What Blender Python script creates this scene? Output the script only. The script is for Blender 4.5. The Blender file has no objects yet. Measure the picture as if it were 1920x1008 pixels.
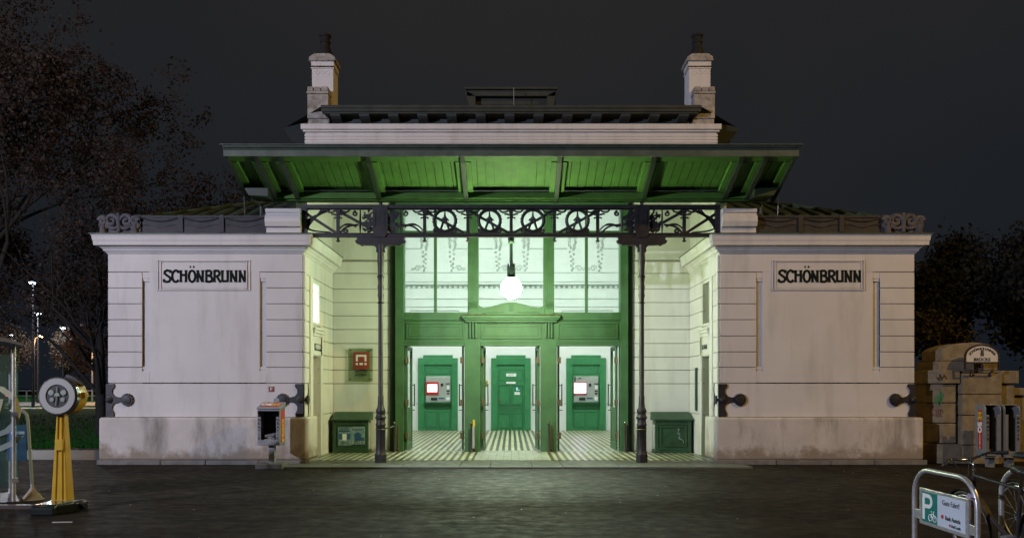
import bpy, math, random
from math import sin, cos, pi, radians, sqrt, atan2
from mathutils import Vector, Matrix

C = bpy.context.scene
col = C.collection
EYE = 1.6          # eye height of the photographer
F = 1440.0         # focal length in photo pixels

# ------------------------------------------------------------------ camera
cam_d = bpy.data.cameras.new('camera')
cam = bpy.data.objects.new('camera', cam_d); col.objects.link(cam)
cam.location = (0, 0, EYE); cam.rotation_euler = (radians(90), 0, 0)
cam_d.sensor_width = 36; cam_d.lens = 27.0
cam_d.shift_y = 0.1151; cam_d.shift_x = 0.0008
cam_d.clip_start = 0.1; cam_d.clip_end = 2000
C.camera = cam
C.render.resolution_x = 1024; C.render.resolution_y = 537
C.view_settings.view_transform = 'Standard'
C.view_settings.look = 'None'
C.view_settings.exposure = 0.0
C.view_settings.gamma = 1.0

# ------------------------------------------------------------------ night sky
W = bpy.data.worlds.new('World'); C.world = W; W.use_nodes = True
nt = W.node_tree; nt.nodes.clear()
wo = nt.nodes.new('ShaderNodeOutputWorld'); bg = nt.nodes.new('ShaderNodeBackground')
tc = nt.nodes.new('ShaderNodeTexCoord'); sep = nt.nodes.new('ShaderNodeSeparateXYZ')
rmp = nt.nodes.new('ShaderNodeValToRGB'); nz = nt.nodes.new('ShaderNodeTexNoise')
mx = nt.nodes.new('ShaderNodeMix'); mx.data_type = 'RGBA'; mx.blend_type = 'MULTIPLY'
nz.inputs['Scale'].default_value = 1.6; nz.inputs['Detail'].default_value = 3
nt.links.new(tc.outputs['Generated'], sep.inputs[0]); nt.links.new(tc.outputs['Generated'], nz.inputs['Vector'])
nt.links.new(sep.outputs['Z'], rmp.inputs[0])
e = rmp.color_ramp.elements
e[0].position = 0.0; e[0].color = (0.0090, 0.0115, 0.0160, 1)
e[1].position = 0.50; e[1].color = (0.0165, 0.0165, 0.0180, 1)
m_ = rmp.color_ramp.elements.new(0.24); m_.color = (0.0120, 0.0140, 0.0170, 1)
r2 = nt.nodes.new('ShaderNodeValToRGB')
r2.color_ramp.elements[0].position = 0.3; r2.color_ramp.elements[0].color = (0.72, 0.80, 0.92, 1)
r2.color_ramp.elements[1].position = 0.7; r2.color_ramp.elements[1].color = (1.28, 1.2, 1.12, 1)
nt.links.new(nz.outputs['Fac'], r2.inputs[0])
mx.inputs[0].default_value = 1.0
nt.links.new(rmp.outputs[0], mx.inputs[6]); nt.links.new(r2.outputs[0], mx.inputs[7])
nt.links.new(mx.outputs[2], bg.inputs['Color']); bg.inputs['Strength'].default_value = 1.0
nt.links.new(bg.outputs[0], wo.inputs['Surface'])

# ------------------------------------------------------------------ street light falling on the front (lamps stand behind the viewer)
def point_light(name, loc, energy, color, size):
    l = bpy.data.lights.new(name, 'POINT'); l.energy = energy; l.color = color; l.shadow_soft_size = size
    o = bpy.data.objects.new(name, l); o.location = loc; col.objects.link(o); return o
point_light('cool_street_light', (-20, -3.5, 9.0), 18800, (0.78, 0.80, 1.0), 0.18)
point_light('warm_street_light', (20.5, 2.2, 15.5), 9400, (1.0, 0.62, 0.16), 0.18)

# ------------------------------------------------------------------ materials
def new_mat(name):
    m = bpy.data.materials.new(name); m.use_nodes = True
    return m, m.node_tree, m.node_tree.nodes['Principled BSDF']

def mat(name, c, rough=0.6, metal=0.0, var=0.15, scale=3.0, bump=0.0, bscale=40.0, stain=None, stain_scale=(1, 1, 1),
        stain_lo=0.5, stain_hi=0.75, spec=0.5, coat=0.0, rvar=0.0):
    m, t, b = new_mat(name)
    N, L = t.nodes, t.links
    b.inputs['Roughness'].default_value = rough; b.inputs['Metallic'].default_value = metal
    b.inputs['Specular IOR Level'].default_value = spec
    if coat: b.inputs['Coat Weight'].default_value = coat
    tc = N.new('ShaderNodeTexCoord')
    n1 = N.new('ShaderNodeTexNoise'); n1.inputs['Scale'].default_value = scale; n1.inputs['Detail'].default_value = 6
    L.new(tc.outputs['Object'], n1.inputs['Vector'])
    r = N.new('ShaderNodeValToRGB'); r.color_ramp.elements[0].position = 0.3; r.color_ramp.elements[1].position = 0.7
    r.color_ramp.elements[0].color = (*[x*(1-var) for x in c], 1); r.color_ramp.elements[1].color = (*[min(1, x*(1+var)) for x in c], 1)
    L.new(n1.outputs['Fac'], r.inputs[0]); out = r.outputs[0]
    if stain:
        mp = N.new('ShaderNodeMapping'); mp.inputs['Scale'].default_value = stain_scale
        L.new(tc.outputs['Object'], mp.inputs['Vector'])
        n2 = N.new('ShaderNodeTexNoise'); n2.inputs['Scale'].default_value = 1.0; n2.inputs['Detail'].default_value = 8; n2.inputs['Roughness'].default_value = 0.62
        L.new(mp.outputs[0], n2.inputs['Vector'])
        r2 = N.new('ShaderNodeValToRGB'); r2.color_ramp.elements[0].position = stain_lo; r2.color_ramp.elements[1].position = stain_hi
        r2.color_ramp.elements[0].color = (0, 0, 0, 1); r2.color_ramp.elements[1].color = (1, 1, 1, 1)
        L.new(n2.outputs['Fac'], r2.inputs[0])
        mx = N.new('ShaderNodeMix'); mx.data_type = 'RGBA'
        L.new(r2.outputs[0], mx.inputs[0]); L.new(out, mx.inputs[6]); mx.inputs[7].default_value = (*stain, 1)
        out = mx.outputs[2]
    L.new(out, b.inputs['Base Color'])
    if rvar:
        mr = N.new('ShaderNodeMapRange'); mr.inputs['To Min'].default_value = max(0.03, rough-rvar); mr.inputs['To Max'].default_value = min(1, rough+rvar)
        mr.inputs['From Min'].default_value = 0.35; mr.inputs['From Max'].default_value = 0.65
        L.new(n1.outputs['Fac'], mr.inputs['Value']); L.new(mr.outputs[0], b.inputs['Roughness'])
    if bump:
        n3 = N.new('ShaderNodeTexNoise'); n3.inputs['Scale'].default_value = bscale; n3.inputs['Detail'].default_value = 5
        L.new(tc.outputs['Object'], n3.inputs['Vector'])
        bp = N.new('ShaderNodeBump'); bp.inputs['Strength'].default_value = bump; bp.inputs['Distance'].default_value = 0.02
        L.new(n3.outputs['Fac'], bp.inputs['Height']); L.new(bp.outputs[0], b.inputs['Normal'])
    return m

def emit(name, c, s):
    m, t, b = new_mat(name)
    b.inputs['Base Color'].default_value = (*c, 1); b.inputs['Emission Color'].default_value = (*c, 1)
    b.inputs['Emission Strength'].default_value = s
    return m

def glass(name, tint=(1, 1, 1), gl=0.08, rough=0.03):
    m = bpy.data.materials.new(name); m.use_nodes = True; t = m.node_tree; t.nodes.clear()
    o = t.nodes.new('ShaderNodeOutputMaterial'); a = t.nodes.new('ShaderNodeBsdfTransparent'); g = t.nodes.new('ShaderNodeBsdfGlossy')
    a.inputs[0].default_value = (*tint, 1); g.inputs['Roughness'].default_value = rough
    x = t.nodes.new('ShaderNodeMixShader'); x.inputs[0].default_value = gl
    t.links.new(a.outputs[0], x.inputs[1]); t.links.new(g.outputs[0], x.inputs[2]); t.links.new(x.outputs[0], o.inputs[0])
    return m

M = {}
M['plaster'] = mat('white_plaster', (0.60, 0.575, 0.56), 0.85, var=0.05, scale=1.3, bump=0.12, bscale=60, stain=(0.44, 0.41, 0.385), stain_scale=(2.6, 2.6, 0.4), stain_lo=0.50, stain_hi=0.82, spec=0.2)
M['plinth'] = mat('stained_plaster', (0.52, 0.48, 0.45), 0.9, var=0.12, scale=1.6, bump=0.35, bscale=25, stain=(0.20, 0.175, 0.15), stain_scale=(2.2, 2.2, 0.55), stain_lo=0.48, stain_hi=0.72, spec=0.2)
M['joint'] = mat('dirty_joint', (0.25, 0.22, 0.19), 0.95, spec=0.1)
M['kerbstone'] = mat('kerb_stone', (0.16, 0.15, 0.14), 0.9, var=0.25, scale=6, bump=0.4, bscale=50)
M['darkkerb'] = mat('dark_kerb_stone', (0.08, 0.075, 0.07), 0.9, var=0.3, scale=6, bump=0.4, bscale=50)
M['iron'] = mat('dark_iron', (0.030, 0.028, 0.032), 0.5, metal=0.3, var=0.3, scale=8, bump=0.15)
M['scrollstone'] = mat('weathered_zinc', (0.085, 0.080, 0.088), 0.8, var=0.4, scale=6, bump=0.3)
M['parapet'] = mat('parapet_iron', (0.028, 0.025, 0.028), 0.65, metal=0.15, var=0.35, scale=5, bump=0.3, bscale=30)
M['green'] = mat('green_paint', (0.040, 0.105, 0.042), 0.6, var=0.16, scale=4, bump=0.08, bscale=30, stain=(0.05, 0.075, 0.035), stain_scale=(5, 5, 0.8), stain_lo=0.58, stain_hi=0.8)
M['board'] = mat('green_boards', (0.040, 0.125, 0.010), 0.75, var=0.20, scale=5, bump=0.1, bscale=20, stain=(0.045, 0.10, 0.012), stain_scale=(6, 1.5, 1.5), stain_lo=0.55, stain_hi=0.8)
M['chestgreen'] = mat('chest_paint', (0.022, 0.060, 0.028), 0.5, var=0.3, scale=6, bump=0.1)
M['roofdark'] = mat('dark_roof_edge', (0.030, 0.034, 0.026), 0.7, var=0.3, scale=4)
M['bracketdark'] = mat('dark_eave_paint', (0.010, 0.014, 0.015), 0.8)
M['bracketblue'] = mat('blue_grey_bracket', (0.042, 0.054, 0.060), 0.6)
M['doorshade'] = mat('door_shade_green', (0.020, 0.125, 0.052), 0.5, var=0.15)  # darker than the door paint: moulding shade put into the colour
M['ribgreen'] = mat('weathered_rib_paint', (0.014, 0.028, 0.012), 0.5, var=0.3, scale=5)
M['fascia'] = mat('weathered_fascia', (0.060, 0.080, 0.062), 0.6, var=0.25, scale=5, bump=0.1)
M['doorgreen'] = mat('door_green', (0.034, 0.185, 0.070), 0.4, var=0.10, scale=5)
M['rooftin'] = mat('green_tin', (0.050, 0.075, 0.042), 0.6, metal=0.2, var=0.35, scale=3)
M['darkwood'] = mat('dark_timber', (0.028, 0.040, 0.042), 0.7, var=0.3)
M['hallwhite'] = mat('hall_white', (0.66, 0.67, 0.65), 0.8, var=0.03, spec=0.2)
M['relief'] = mat('grey_relief', (0.27, 0.31, 0.28), 0.8, var=0.2, spec=0.2)  # greyer than the hall wall so the thin ornament stands out
M['brick'] = mat('chimney_brick', (0.34, 0.31, 0.28), 0.95, var=0.3, scale=6, bump=0.6, bscale=18, stain=(0.12, 0.10, 0.06), stain_scale=(4, 4, 3), stain_lo=0.5, stain_hi=0.7)
M['pot'] = mat('chimney_pot', (0.010, 0.008, 0.008), 0.8, var=0.3)
M['letters'] = mat('sign_letters', (0.012, 0.016, 0.014), 0.9, spec=0.1)
M['stone'] = mat('granite', (0.21, 0.17, 0.11), 0.9, var=0.25, scale=7, bump=0.6, bscale=35, stain=(0.12, 0.11, 0.09), stain_scale=(2, 2, 1), stain_lo=0.5, stain_hi=0.8)
M['steel'] = mat('galvanised_steel', (0.50, 0.50, 0.52), 0.38, metal=0.65, var=0.18, scale=12, bump=0.05)
M['greymetal'] = mat('grey_sheet_metal', (0.24, 0.25, 0.27), 0.45, metal=0.4, var=0.12, scale=8)
M['black'] = mat('black_rubber', (0.015, 0.015, 0.016), 0.55)
M['blackgloss'] = mat('black_enamel', (0.012, 0.018, 0.016), 0.12, coat=0.5)
M['chrome'] = mat('chrome', (0.75, 0.75, 0.76), 0.14, metal=1.0, var=0.03)
M['yellow'] = mat('yellow_paint', (0.50, 0.31, 0.025), 0.32, var=0.10, scale=5, coat=0.3)
M['dial'] = mat('dial_ring', (0.33, 0.33, 0.31), 0.5, var=0.05)
M['red'] = mat('red_paint', (0.42, 0.02, 0.015), 0.4)
M['sred'] = mat('sign_red', (0.20, 0.030, 0.020), 0.45)
M['white'] = mat('white_print', (0.72, 0.72, 0.70), 0.5, var=0.02)
M['yprint'] = mat('yellow_print', (0.52, 0.36, 0.03), 0.5, var=0.03)
M['brass'] = mat('aged_brass', (0.15, 0.11, 0.055), 0.5, metal=0.6)
M['paper'] = mat('newspaper', (0.35, 0.34, 0.31), 0.9, var=0.35, scale=25)
M['blueprint'] = mat('blue_print', (0.025, 0.08, 0.18), 0.5, var=0.35, scale=9)
M['posterblue'] = mat('faded_poster', (0.17, 0.27, 0.32), 0.6, var=0.35, scale=14)
M['teal'] = mat('teal_print', (0.00, 0.16, 0.13), 0.45, var=0.03)
M['paleblue'] = mat('pale_blue_print', (0.50, 0.56, 0.66), 0.45, var=0.02)
M['textgrey'] = mat('grey_print', (0.06, 0.06, 0.06), 0.5)
M['machine'] = mat('machine_steel', (0.42, 0.45, 0.42), 0.35, metal=0.4, var=0.06)
M['screen'] = emit('lit_screen', (0.85, 0.82, 1.0), 1.0)
M['screen2'] = emit('bright_screen', (0.80, 0.66, 1.0), 9.0)
M['brown'] = mat('brown_enamel', (0.045, 0.028, 0.022), 0.45)
M['glass'] = glass('window_glass', (0.93, 0.97, 0.95), 0.06)
M['booth'] = glass('booth_glass', (0.80, 0.90, 0.86), 0.10)
def lit_haze_glass(name, tint, haze_c, amt):
    m = glass(name, tint, 0.12); t = m.node_tree; o = t.nodes['Material Output']; src = o.inputs[0].links[0].from_socket
    d = t.nodes.new('ShaderNodeBsdfDiffuse'); d.inputs[0].default_value = (*haze_c, 1); x = t.nodes.new('ShaderNodeMixShader'); x.inputs[0].default_value = amt
    t.links.new(src, x.inputs[1]); t.links.new(d.outputs[0], x.inputs[2]); t.links.new(x.outputs[0], o.inputs[0]); return m
M['booth'] = lit_haze_glass('booth_glass', (0.72, 0.84, 0.80), (0.22, 0.34, 0.31), 0.20)  # teal haze in the glass stands in for the lit booth interior
M['plexi'] = glass('plaque_glass', (0.72, 0.78, 0.66), 0.08, 0.15)
M['frost'] = mat('frosted_print', (0.62, 0.74, 0.70), 0.7)
M['grass'] = mat('grass_blades', (0.006, 0.075, 0.005), 1.0, var=0.4, scale=2, spec=0.05)
M['bark'] = mat('bark', (0.020, 0.017, 0.016), 0.95, var=0.3, scale=6, bump=0.5, bscale=20)
M['leaf'] = mat('autumn_leaf', (0.036, 0.020, 0.013), 0.8, var=0.5, scale=0.9)
M['leafbrown'] = mat('brown_leaf', (0.085, 0.050, 0.030), 0.85, var=0.5, scale=0.9)
M['road'] = mat('road_surface', (0.11, 0.11, 0.12), 0.6, var=0.3, scale=0.6)
M['leafdark'] = mat('dark_leaf', (0.008, 0.009, 0.007), 0.85, var=0.5, scale=0.9)
M['leafamberlit'] = mat('amber_lit_leaf', (0.028, 0.018, 0.007), 0.8, var=0.6, scale=1.4)  # amber lamplight put into the leaf colour
M['globe'] = emit('lamp_globe', (0.82, 1.0, 0.58), 380.0)
M['halllamp'] = emit('hall_lamp', (0.87, 1.0, 0.94), 400.0)
M['litpane'] = emit('lit_pane', (0.88, 1.0, 0.95), 1.3)
M['coolhead'] = emit('cool_lamp_head', (0.75, 0.88, 1.0), 30.0)
M['warmhead'] = emit('sodium_lamp_head', (1.0, 0.55, 0.18), 75.0)
M['tail'] = emit('tail_light', (1.0, 0.05, 0.08), 6.0)
M['lilac'] = mat('lilac_bag', (0.30, 0.22, 0.34), 0.6)
M['amber'] = mat('amber_reflector', (0.7, 0.28, 0.02), 0.3)

def dirt_near_ground(m, colr, h0, h1):
    t = m.node_tree; N, L = t.nodes, t.links; b = N['Principled BSDF']
    src = b.inputs['Base Color'].links[0].from_socket
    tc = N.new('ShaderNodeTexCoord'); sp = N.new('ShaderNodeSeparateXYZ'); L.new(tc.outputs['Object'], sp.inputs[0])
    nz = N.new('ShaderNodeTexNoise'); nz.inputs['Scale'].default_value = 2.6; nz.inputs['Detail'].default_value = 9; nz.inputs['Roughness'].default_value = .65; L.new(tc.outputs['Object'], nz.inputs['Vector'])
    mr = N.new('ShaderNodeMapRange'); mr.inputs['From Min'].default_value = h0; mr.inputs['From Max'].default_value = h1; mr.inputs['To Min'].default_value = .42; mr.inputs['To Max'].default_value = -.25
    L.new(sp.outputs['Z'], mr.inputs['Value'])
    ad = N.new('ShaderNodeMath'); ad.operation = 'ADD'; L.new(mr.outputs[0], ad.inputs[0]); L.new(nz.outputs['Fac'], ad.inputs[1])
    r = N.new('ShaderNodeValToRGB'); r.color_ramp.elements[0].position = .58; r.color_ramp.elements[1].position = .78; L.new(ad.outputs[0], r.inputs[0])
    mx = N.new('ShaderNodeMix'); mx.data_type = 'RGBA'; L.new(r.outputs[0], mx.inputs[0]); L.new(src, mx.inputs[6]); mx.inputs[7].default_value = (*colr, 1)
    L.new(mx.outputs[2], b.inputs['Base Color'])
dirt_near_ground(M['plinth'], (0.27, 0.225, 0.18), 0.02, 0.75)

def asphalt_mat():
    m, t, b = new_mat('asphalt'); N, L = t.nodes, t.links
    tc = N.new('ShaderNodeTexCoord')
    def noise(s, d=6, sc=None, r=0.55):
        n = N.new('ShaderNodeTexNoise'); n.inputs['Scale'].default_value = s; n.inputs['Detail'].default_value = d; n.inputs['Roughness'].default_value = r
        if sc:
            mp = N.new('ShaderNodeMapping'); mp.inputs['Scale'].default_value = sc; L.new(tc.outputs['Object'], mp.inputs['Vector']); L.new(mp.outputs[0], n.inputs['Vector'])
        else: L.new(tc.outputs['Object'], n.inputs['Vector'])
        return n
    big = noise(0.55, 5, (1, 1.8, 1)); fine = noise(85, 4); mid = noise(4.0, 8, (1, 1.4, 1), 0.7)
    r = N.new('ShaderNodeValToRGB'); r.color_ramp.elements[0].position = 0.32; r.color_ramp.elements[1].position = 0.68
    r.color_ramp.elements[0].color = (0.014, 0.0115, 0.0095, 1); r.color_ramp.elements[1].color = (0.030, 0.025, 0.020, 1)
    L.new(big.outputs['Fac'], r.inputs[0])
    r2 = N.new('ShaderNodeValToRGB'); r2.color_ramp.elements[0].position = 0.35; r2.color_ramp.elements[1].position = 0.72
    r2.color_ramp.elements[0].color = (0.70, 0.70, 0.70, 1); r2.color_ramp.elements[1].color = (1.22, 1.2, 1.18, 1)
    L.new(mid.outputs['Fac'], r2.inputs[0])
    mx = N.new('ShaderNodeMix'); mx.data_type = 'RGBA'; mx.blend_type = 'MULTIPLY'; mx.inputs[0].default_value = 1
    L.new(r.outputs[0], mx.inputs[6]); L.new(r2.outputs[0], mx.inputs[7]); L.new(mx.outputs[2], b.inputs['Base Color'])
    mr = N.new('ShaderNodeMapRange'); mr.inputs['From Min'].default_value = 0.35; mr.inputs['From Max'].default_value = 0.7
    mr.inputs['To Min'].default_value = 0.85; mr.inputs['To Max'].default_value = 0.5
    L.new(mid.outputs['Fac'], mr.inputs['Value']); L.new(mr.outputs[0], b.inputs['Roughness'])
    # damp, worn asphalt; specular raised in an ellipse to build the light pool
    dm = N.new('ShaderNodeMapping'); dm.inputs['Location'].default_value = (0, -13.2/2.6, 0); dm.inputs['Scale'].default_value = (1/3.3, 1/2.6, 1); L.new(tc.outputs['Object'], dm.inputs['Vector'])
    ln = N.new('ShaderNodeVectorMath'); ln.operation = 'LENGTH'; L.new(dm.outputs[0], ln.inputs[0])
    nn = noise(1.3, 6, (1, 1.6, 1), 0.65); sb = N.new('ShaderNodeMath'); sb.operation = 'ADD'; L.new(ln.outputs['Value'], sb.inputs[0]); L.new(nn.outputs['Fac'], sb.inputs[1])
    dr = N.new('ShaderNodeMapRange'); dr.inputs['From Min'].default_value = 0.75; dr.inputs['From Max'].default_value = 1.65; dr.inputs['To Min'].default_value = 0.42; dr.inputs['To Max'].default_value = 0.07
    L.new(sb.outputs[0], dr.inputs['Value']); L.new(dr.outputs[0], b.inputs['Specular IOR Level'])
    add = N.new('ShaderNodeMath'); add.operation = 'ADD'; mul = N.new('ShaderNodeMath'); mul.operation = 'MULTIPLY'; mul.inputs[1].default_value = 0.5
    L.new(mid.outputs['Fac'], mul.inputs[0]); L.new(mul.outputs[0], add.inputs[0]); L.new(fine.outputs['Fac'], add.inputs[1])
    bp = N.new('ShaderNodeBump'); bp.inputs['Strength'].default_value = 0.35; bp.inputs['Distance'].default_value = 0.02
    L.new(add.outputs[0], bp.inputs['Height']); L.new(bp.outputs[0], b.inputs['Normal'])
    return m
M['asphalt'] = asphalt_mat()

def tile_mat(kind):
    m, t, b = new_mat('tile_' + kind); N, L = t.nodes, t.links
    tc = N.new('ShaderNodeTexCoord'); sp = N.new('ShaderNodeSeparateXYZ'); L.new(tc.outputs['Object'], sp.inputs[0])
    def math(op, a, v=None, c=None):
        n = N.new('ShaderNodeMath'); n.operation = op; L.new(a, n.inputs[0])
        if isinstance(v, (int, float)): n.inputs[1].default_value = v
        elif v is not None: L.new(v, n.inputs[1])
        return n.outputs[0]
    nz = N.new('ShaderNodeTexNoise'); nz.inputs['Scale'].default_value = 5; nz.inputs['Detail'].default_value = 6; L.new(tc.outputs['Object'], nz.inputs['Vector'])
    if kind == 'striped':
        s = math('FRACT', math('DIVIDE', sp.outputs['X'], 0.156))
        f = math('GREATER_THAN', s, 0.5); ca = (0.46, 0.44, 0.28, 1); cb = (0.060, 0.070, 0.058, 1)
    else:
        fx = math('LESS_THAN', math('FRACT', math('DIVIDE', sp.outputs['X'], 0.17)), 0.06)
        fy = math('LESS_THAN', math('FRACT', math('DIVIDE', sp.outputs['Y'], 0.17)), 0.06)
        f = math('MAXIMUM', fx, fy); ca = (0.36, 0.37, 0.34, 1); cb = (0.13, 0.14, 0.13, 1)
    mx = N.new('ShaderNodeMix'); mx.data_type = 'RGBA'; L.new(f, mx.inputs[0]); mx.inputs[6].default_value = ca; mx.inputs[7].default_value = cb
    r = N.new('ShaderNodeValToRGB'); r.color_ramp.elements[0].position = 0.3; r.color_ramp.elements[1].position = 0.7
    r.color_ramp.elements[0].color = (0.6, 0.6, 0.58, 1); r.color_ramp.elements[1].color = (1.1, 1.1, 1.05, 1); L.new(nz.outputs['Fac'], r.inputs[0])
    m2 = N.new('ShaderNodeMix'); m2.data_type = 'RGBA'; m2.blend_type = 'MULTIPLY'; m2.inputs[0].default_value = 1
    L.new(mx.outputs[2], m2.inputs[6]); L.new(r.outputs[0], m2.inputs[7]); L.new(m2.outputs[2], b.inputs['Base Color'])
    b.inputs['Roughness'].default_value = 0.38
    return m
M['striped'] = tile_mat('striped'); M['gridtile'] = tile_mat('grid')
M['slab'] = mat('threshold_granite', (0.085, 0.088, 0.080), 0.55, var=0.3, scale=5, bump=0.2, bscale=40, rvar=0.12)
M['path'] = mat('worn_paving', (0.034, 0.034, 0.036), 0.55, var=0.5, scale=1.2)

# ------------------------------------------------------------------ mesh building
OFF = {}
class MB:
    def __init__(s): s.v = []; s.f = []; s.m = Matrix.Identity(4)
    def add(s, vs, fs):
        n = len(s.v); s.v += [tuple(s.m @ Vector(p)) for p in vs]; s.f += [tuple(i+n for i in f) for f in fs]; return s
    def box(s, x0, x1, y0, y1, z0, z1):
        x0, x1 = sorted((x0, x1)); y0, y1 = sorted((y0, y1)); z0, z1 = sorted((z0, z1))
        return s.add([(x0,y0,z0),(x1,y0,z0),(x1,y1,z0),(x0,y1,z0),(x0,y0,z1),(x1,y0,z1),(x1,y1,z1),(x0,y1,z1)],
                     [(0,3,2,1),(4,5,6,7),(0,1,5,4),(1,2,6,5),(2,3,7,6),(3,0,4,7)])
    def prism(s, pts, lo, hi, ax='y'):
        """2-D polygon swept along an axis: ax y -> pts are (x,z); ax x -> (y,z); ax z -> (x,y)"""
        n = len(pts)
        if ax == 'y': P = [(a, lo, b) for a, b in pts] + [(a, hi, b) for a, b in pts]
        elif ax == 'x': P = [(lo, a, b) for a, b in pts] + [(hi, a, b) for a, b in pts]
        else: P = [(a, b, lo) for a, b in pts] + [(a, b, hi) for a, b in pts]
        ar = sum(pts[i][0]*pts[(i+1) % n][1]-pts[(i+1) % n][0]*pts[i][1] for i in range(n))
        fs = [tuple(range(n)), tuple(range(2*n-1, n-1, -1))] + [(i, i+n, (i+1) % n+n, (i+1) % n) for i in range(n)]
        if (ar > 0) == (ax in ('x', 'z')): fs = [f[::-1] for f in fs]
        return s.add(P, fs)
    def tube(s, path, r, n=8, closed=False, cap=True):
        P = [Vector(p) for p in path]; k = len(P); rr = r if isinstance(r, (list, tuple)) else [r]*k
        vs = []; up = None
        for i in range(k):
            if closed: d = P[(i+1) % k]-P[i-1]
            else: d = P[min(i+1, k-1)]-P[max(i-1, 0)]
            d = d.normalized() if d.length > 1e-9 else Vector((0, 0, 1))
            if up is None: up = Vector((0, 0, 1)) if abs(d.z) < 0.9 else Vector((1, 0, 0))
            a = d.cross(up)
            if a.length < 1e-5: up = Vector((0, 1, 0)); a = d.cross(up)
            a.normalize(); b = a.cross(d).normalized(); up = b
            for j in range(n):
                t = 2*pi*j/n; vs.append(P[i]+a*cos(t)*rr[i]+b*sin(t)*rr[i])
        fs = []
        for i in range(k if closed else k-1):
            i2 = (i+1) % k
            for j in range(n): fs.append((i*n+j, i2*n+j, i2*n+(j+1) % n, i*n+(j+1) % n))
        if not closed and cap: fs += [tuple(range(n)), tuple((k-1)*n+j for j in range(n-1, -1, -1))]
        return s.add(vs, fs)
    def lathe(s, prof, c=(0, 0, 0), n=16, ax='z'):
        vs = []; k = len(prof)
        for r, h in prof:
            for j in range(n):
                t = 2*pi*j/n; a, b = r*cos(t), r*sin(t)
                if ax == 'z': p = (c[0]+a, c[1]+b, c[2]+h)
                elif ax == 'y': p = (c[0]+a, c[1]+h, c[2]+b)
                else: p = (c[0]+h, c[1]+a, c[2]+b)
                vs.append(p)
        fs = [(i*n+j, i*n+(j+1) % n, (i+1)*n+(j+1) % n, (i+1)*n+j) for i in range(k-1) for j in range(n)]
        fs += [tuple(range(n-1, -1, -1)), tuple((k-1)*n+j for j in range(n))]
        if ax == 'y': fs = [f[::-1] for f in fs]
        return s.add(vs, fs)
    def sphere(s, c, r, n=16, k=10):
        return s.lathe([(max(r*sin(pi*i/k), 1e-4), -r*cos(pi*i/k)) for i in range(k+1)], c, n)
    def ribbon(s, path, w, lo, hi, ax='y', closed=False):
        """mitred flat band following a 2-D path, swept from lo to hi"""
        P = [Vector(p) for p in path]; k = len(P); A = []; B = []
        ws = w if isinstance(w, (list, tuple)) else [w]*k
        for i in range(k):
            if closed: d0 = (P[i]-P[i-1]).normalized(); d1 = (P[(i+1) % k]-P[i]).normalized()
            else:
                d0 = (P[i]-P[i-1]).normalized() if i > 0 else (P[1]-P[0]).normalized()
                d1 = (P[i+1]-P[i]).normalized() if i < k-1 else d0
            n0 = Vector((-d0.y, d0.x)); n1 = Vector((-d1.y, d1.x)); m = (n0+n1)
            m = m.normalized() if m.length > 1e-6 else n0
            q = ws[i]/2/max(0.45, m.dot(n0)); A.append(P[i]+m*q); B.append(P[i]-m*q)
        rng = range(k) if closed else range(k-1)
        T = (lambda p, h: (p.x, h, p.y)) if ax == 'y' else ((lambda p, h: (h, p.x, p.y)) if ax == 'x' else (lambda p, h: (p.x, p.y, h)))
        vs = []
        for i in range(k): vs += [T(A[i], lo), T(B[i], lo), T(B[i], hi), T(A[i], hi)]
        fs = []
        for i in rng:
            j = (i+1) % k
            for q in range(4): fs.append((4*i+q, 4*i+(q+1) % 4, 4*j+(q+1) % 4, 4*j+q))
        if not closed: fs += [(3, 2, 1, 0), (4*k-4, 4*k-3, 4*k-2, 4*k-1)]
        return s.add(vs, fs)
    def build(s, name, m, parent=None, smooth=False, bevel=0.0, seg=2):
        me = bpy.data.meshes.new(name); off = OFF.get(parent.name, Vector((0, 0, 0))) if parent else Vector((0, 0, 0))
        me.from_pydata([tuple(Vector(p)-off) for p in s.v], [], s.f); me.validate()
        me.materials.append(M[m] if isinstance(m, str) else m)
        o = bpy.data.objects.new(name, me); col.objects.link(o)
        if smooth:
            me.polygons.foreach_set('use_smooth', [True]*len(me.polygons))
            if smooth != 'all':
                md = None
                try: me.set_sharp_from_angle(angle=radians(40))
                except Exception: pass
        if bevel:
            bm = o.modifiers.new('bevel', 'BEVEL'); bm.width = bevel; bm.segments = seg; bm.limit_method = 'ANGLE'; bm.angle_limit = radians(50)
        if parent: o.parent = parent; OFF[o.name] = off
        return o

def tag(o, label=None, cat=None, group=None, kind=None):
    if label: o['label'] = label
    if cat: o['category'] = cat
    if group: o['group'] = group
    if kind: o['kind'] = kind
    return o
def thing(name, loc, label, cat, group=None, rz=0.0, local=False):
    o = bpy.data.objects.new(name, None); o.empty_display_size = 0.3; col.objects.link(o)
    o.location = loc; o.rotation_euler = (0, 0, rz)
    OFF[o.name] = Vector((0, 0, 0)) if local else Vector(loc)
    return tag(o, label, cat, group)
def copy_tree(o, loc=None, rz=None, label=None, parent=None):
    c = o.copy(); col.objects.link(c)
    if parent: c.parent = parent
    if loc is not None: c.location = loc
    if rz is not None: c.rotation_euler = (0, 0, rz)
    if label: c['label'] = label
    for ch in list(o.children): copy_tree(ch, parent=c)
    return c
def struct(name, mb, m, **k): return tag(mb.build(name, m, **k), kind='structure')

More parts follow.
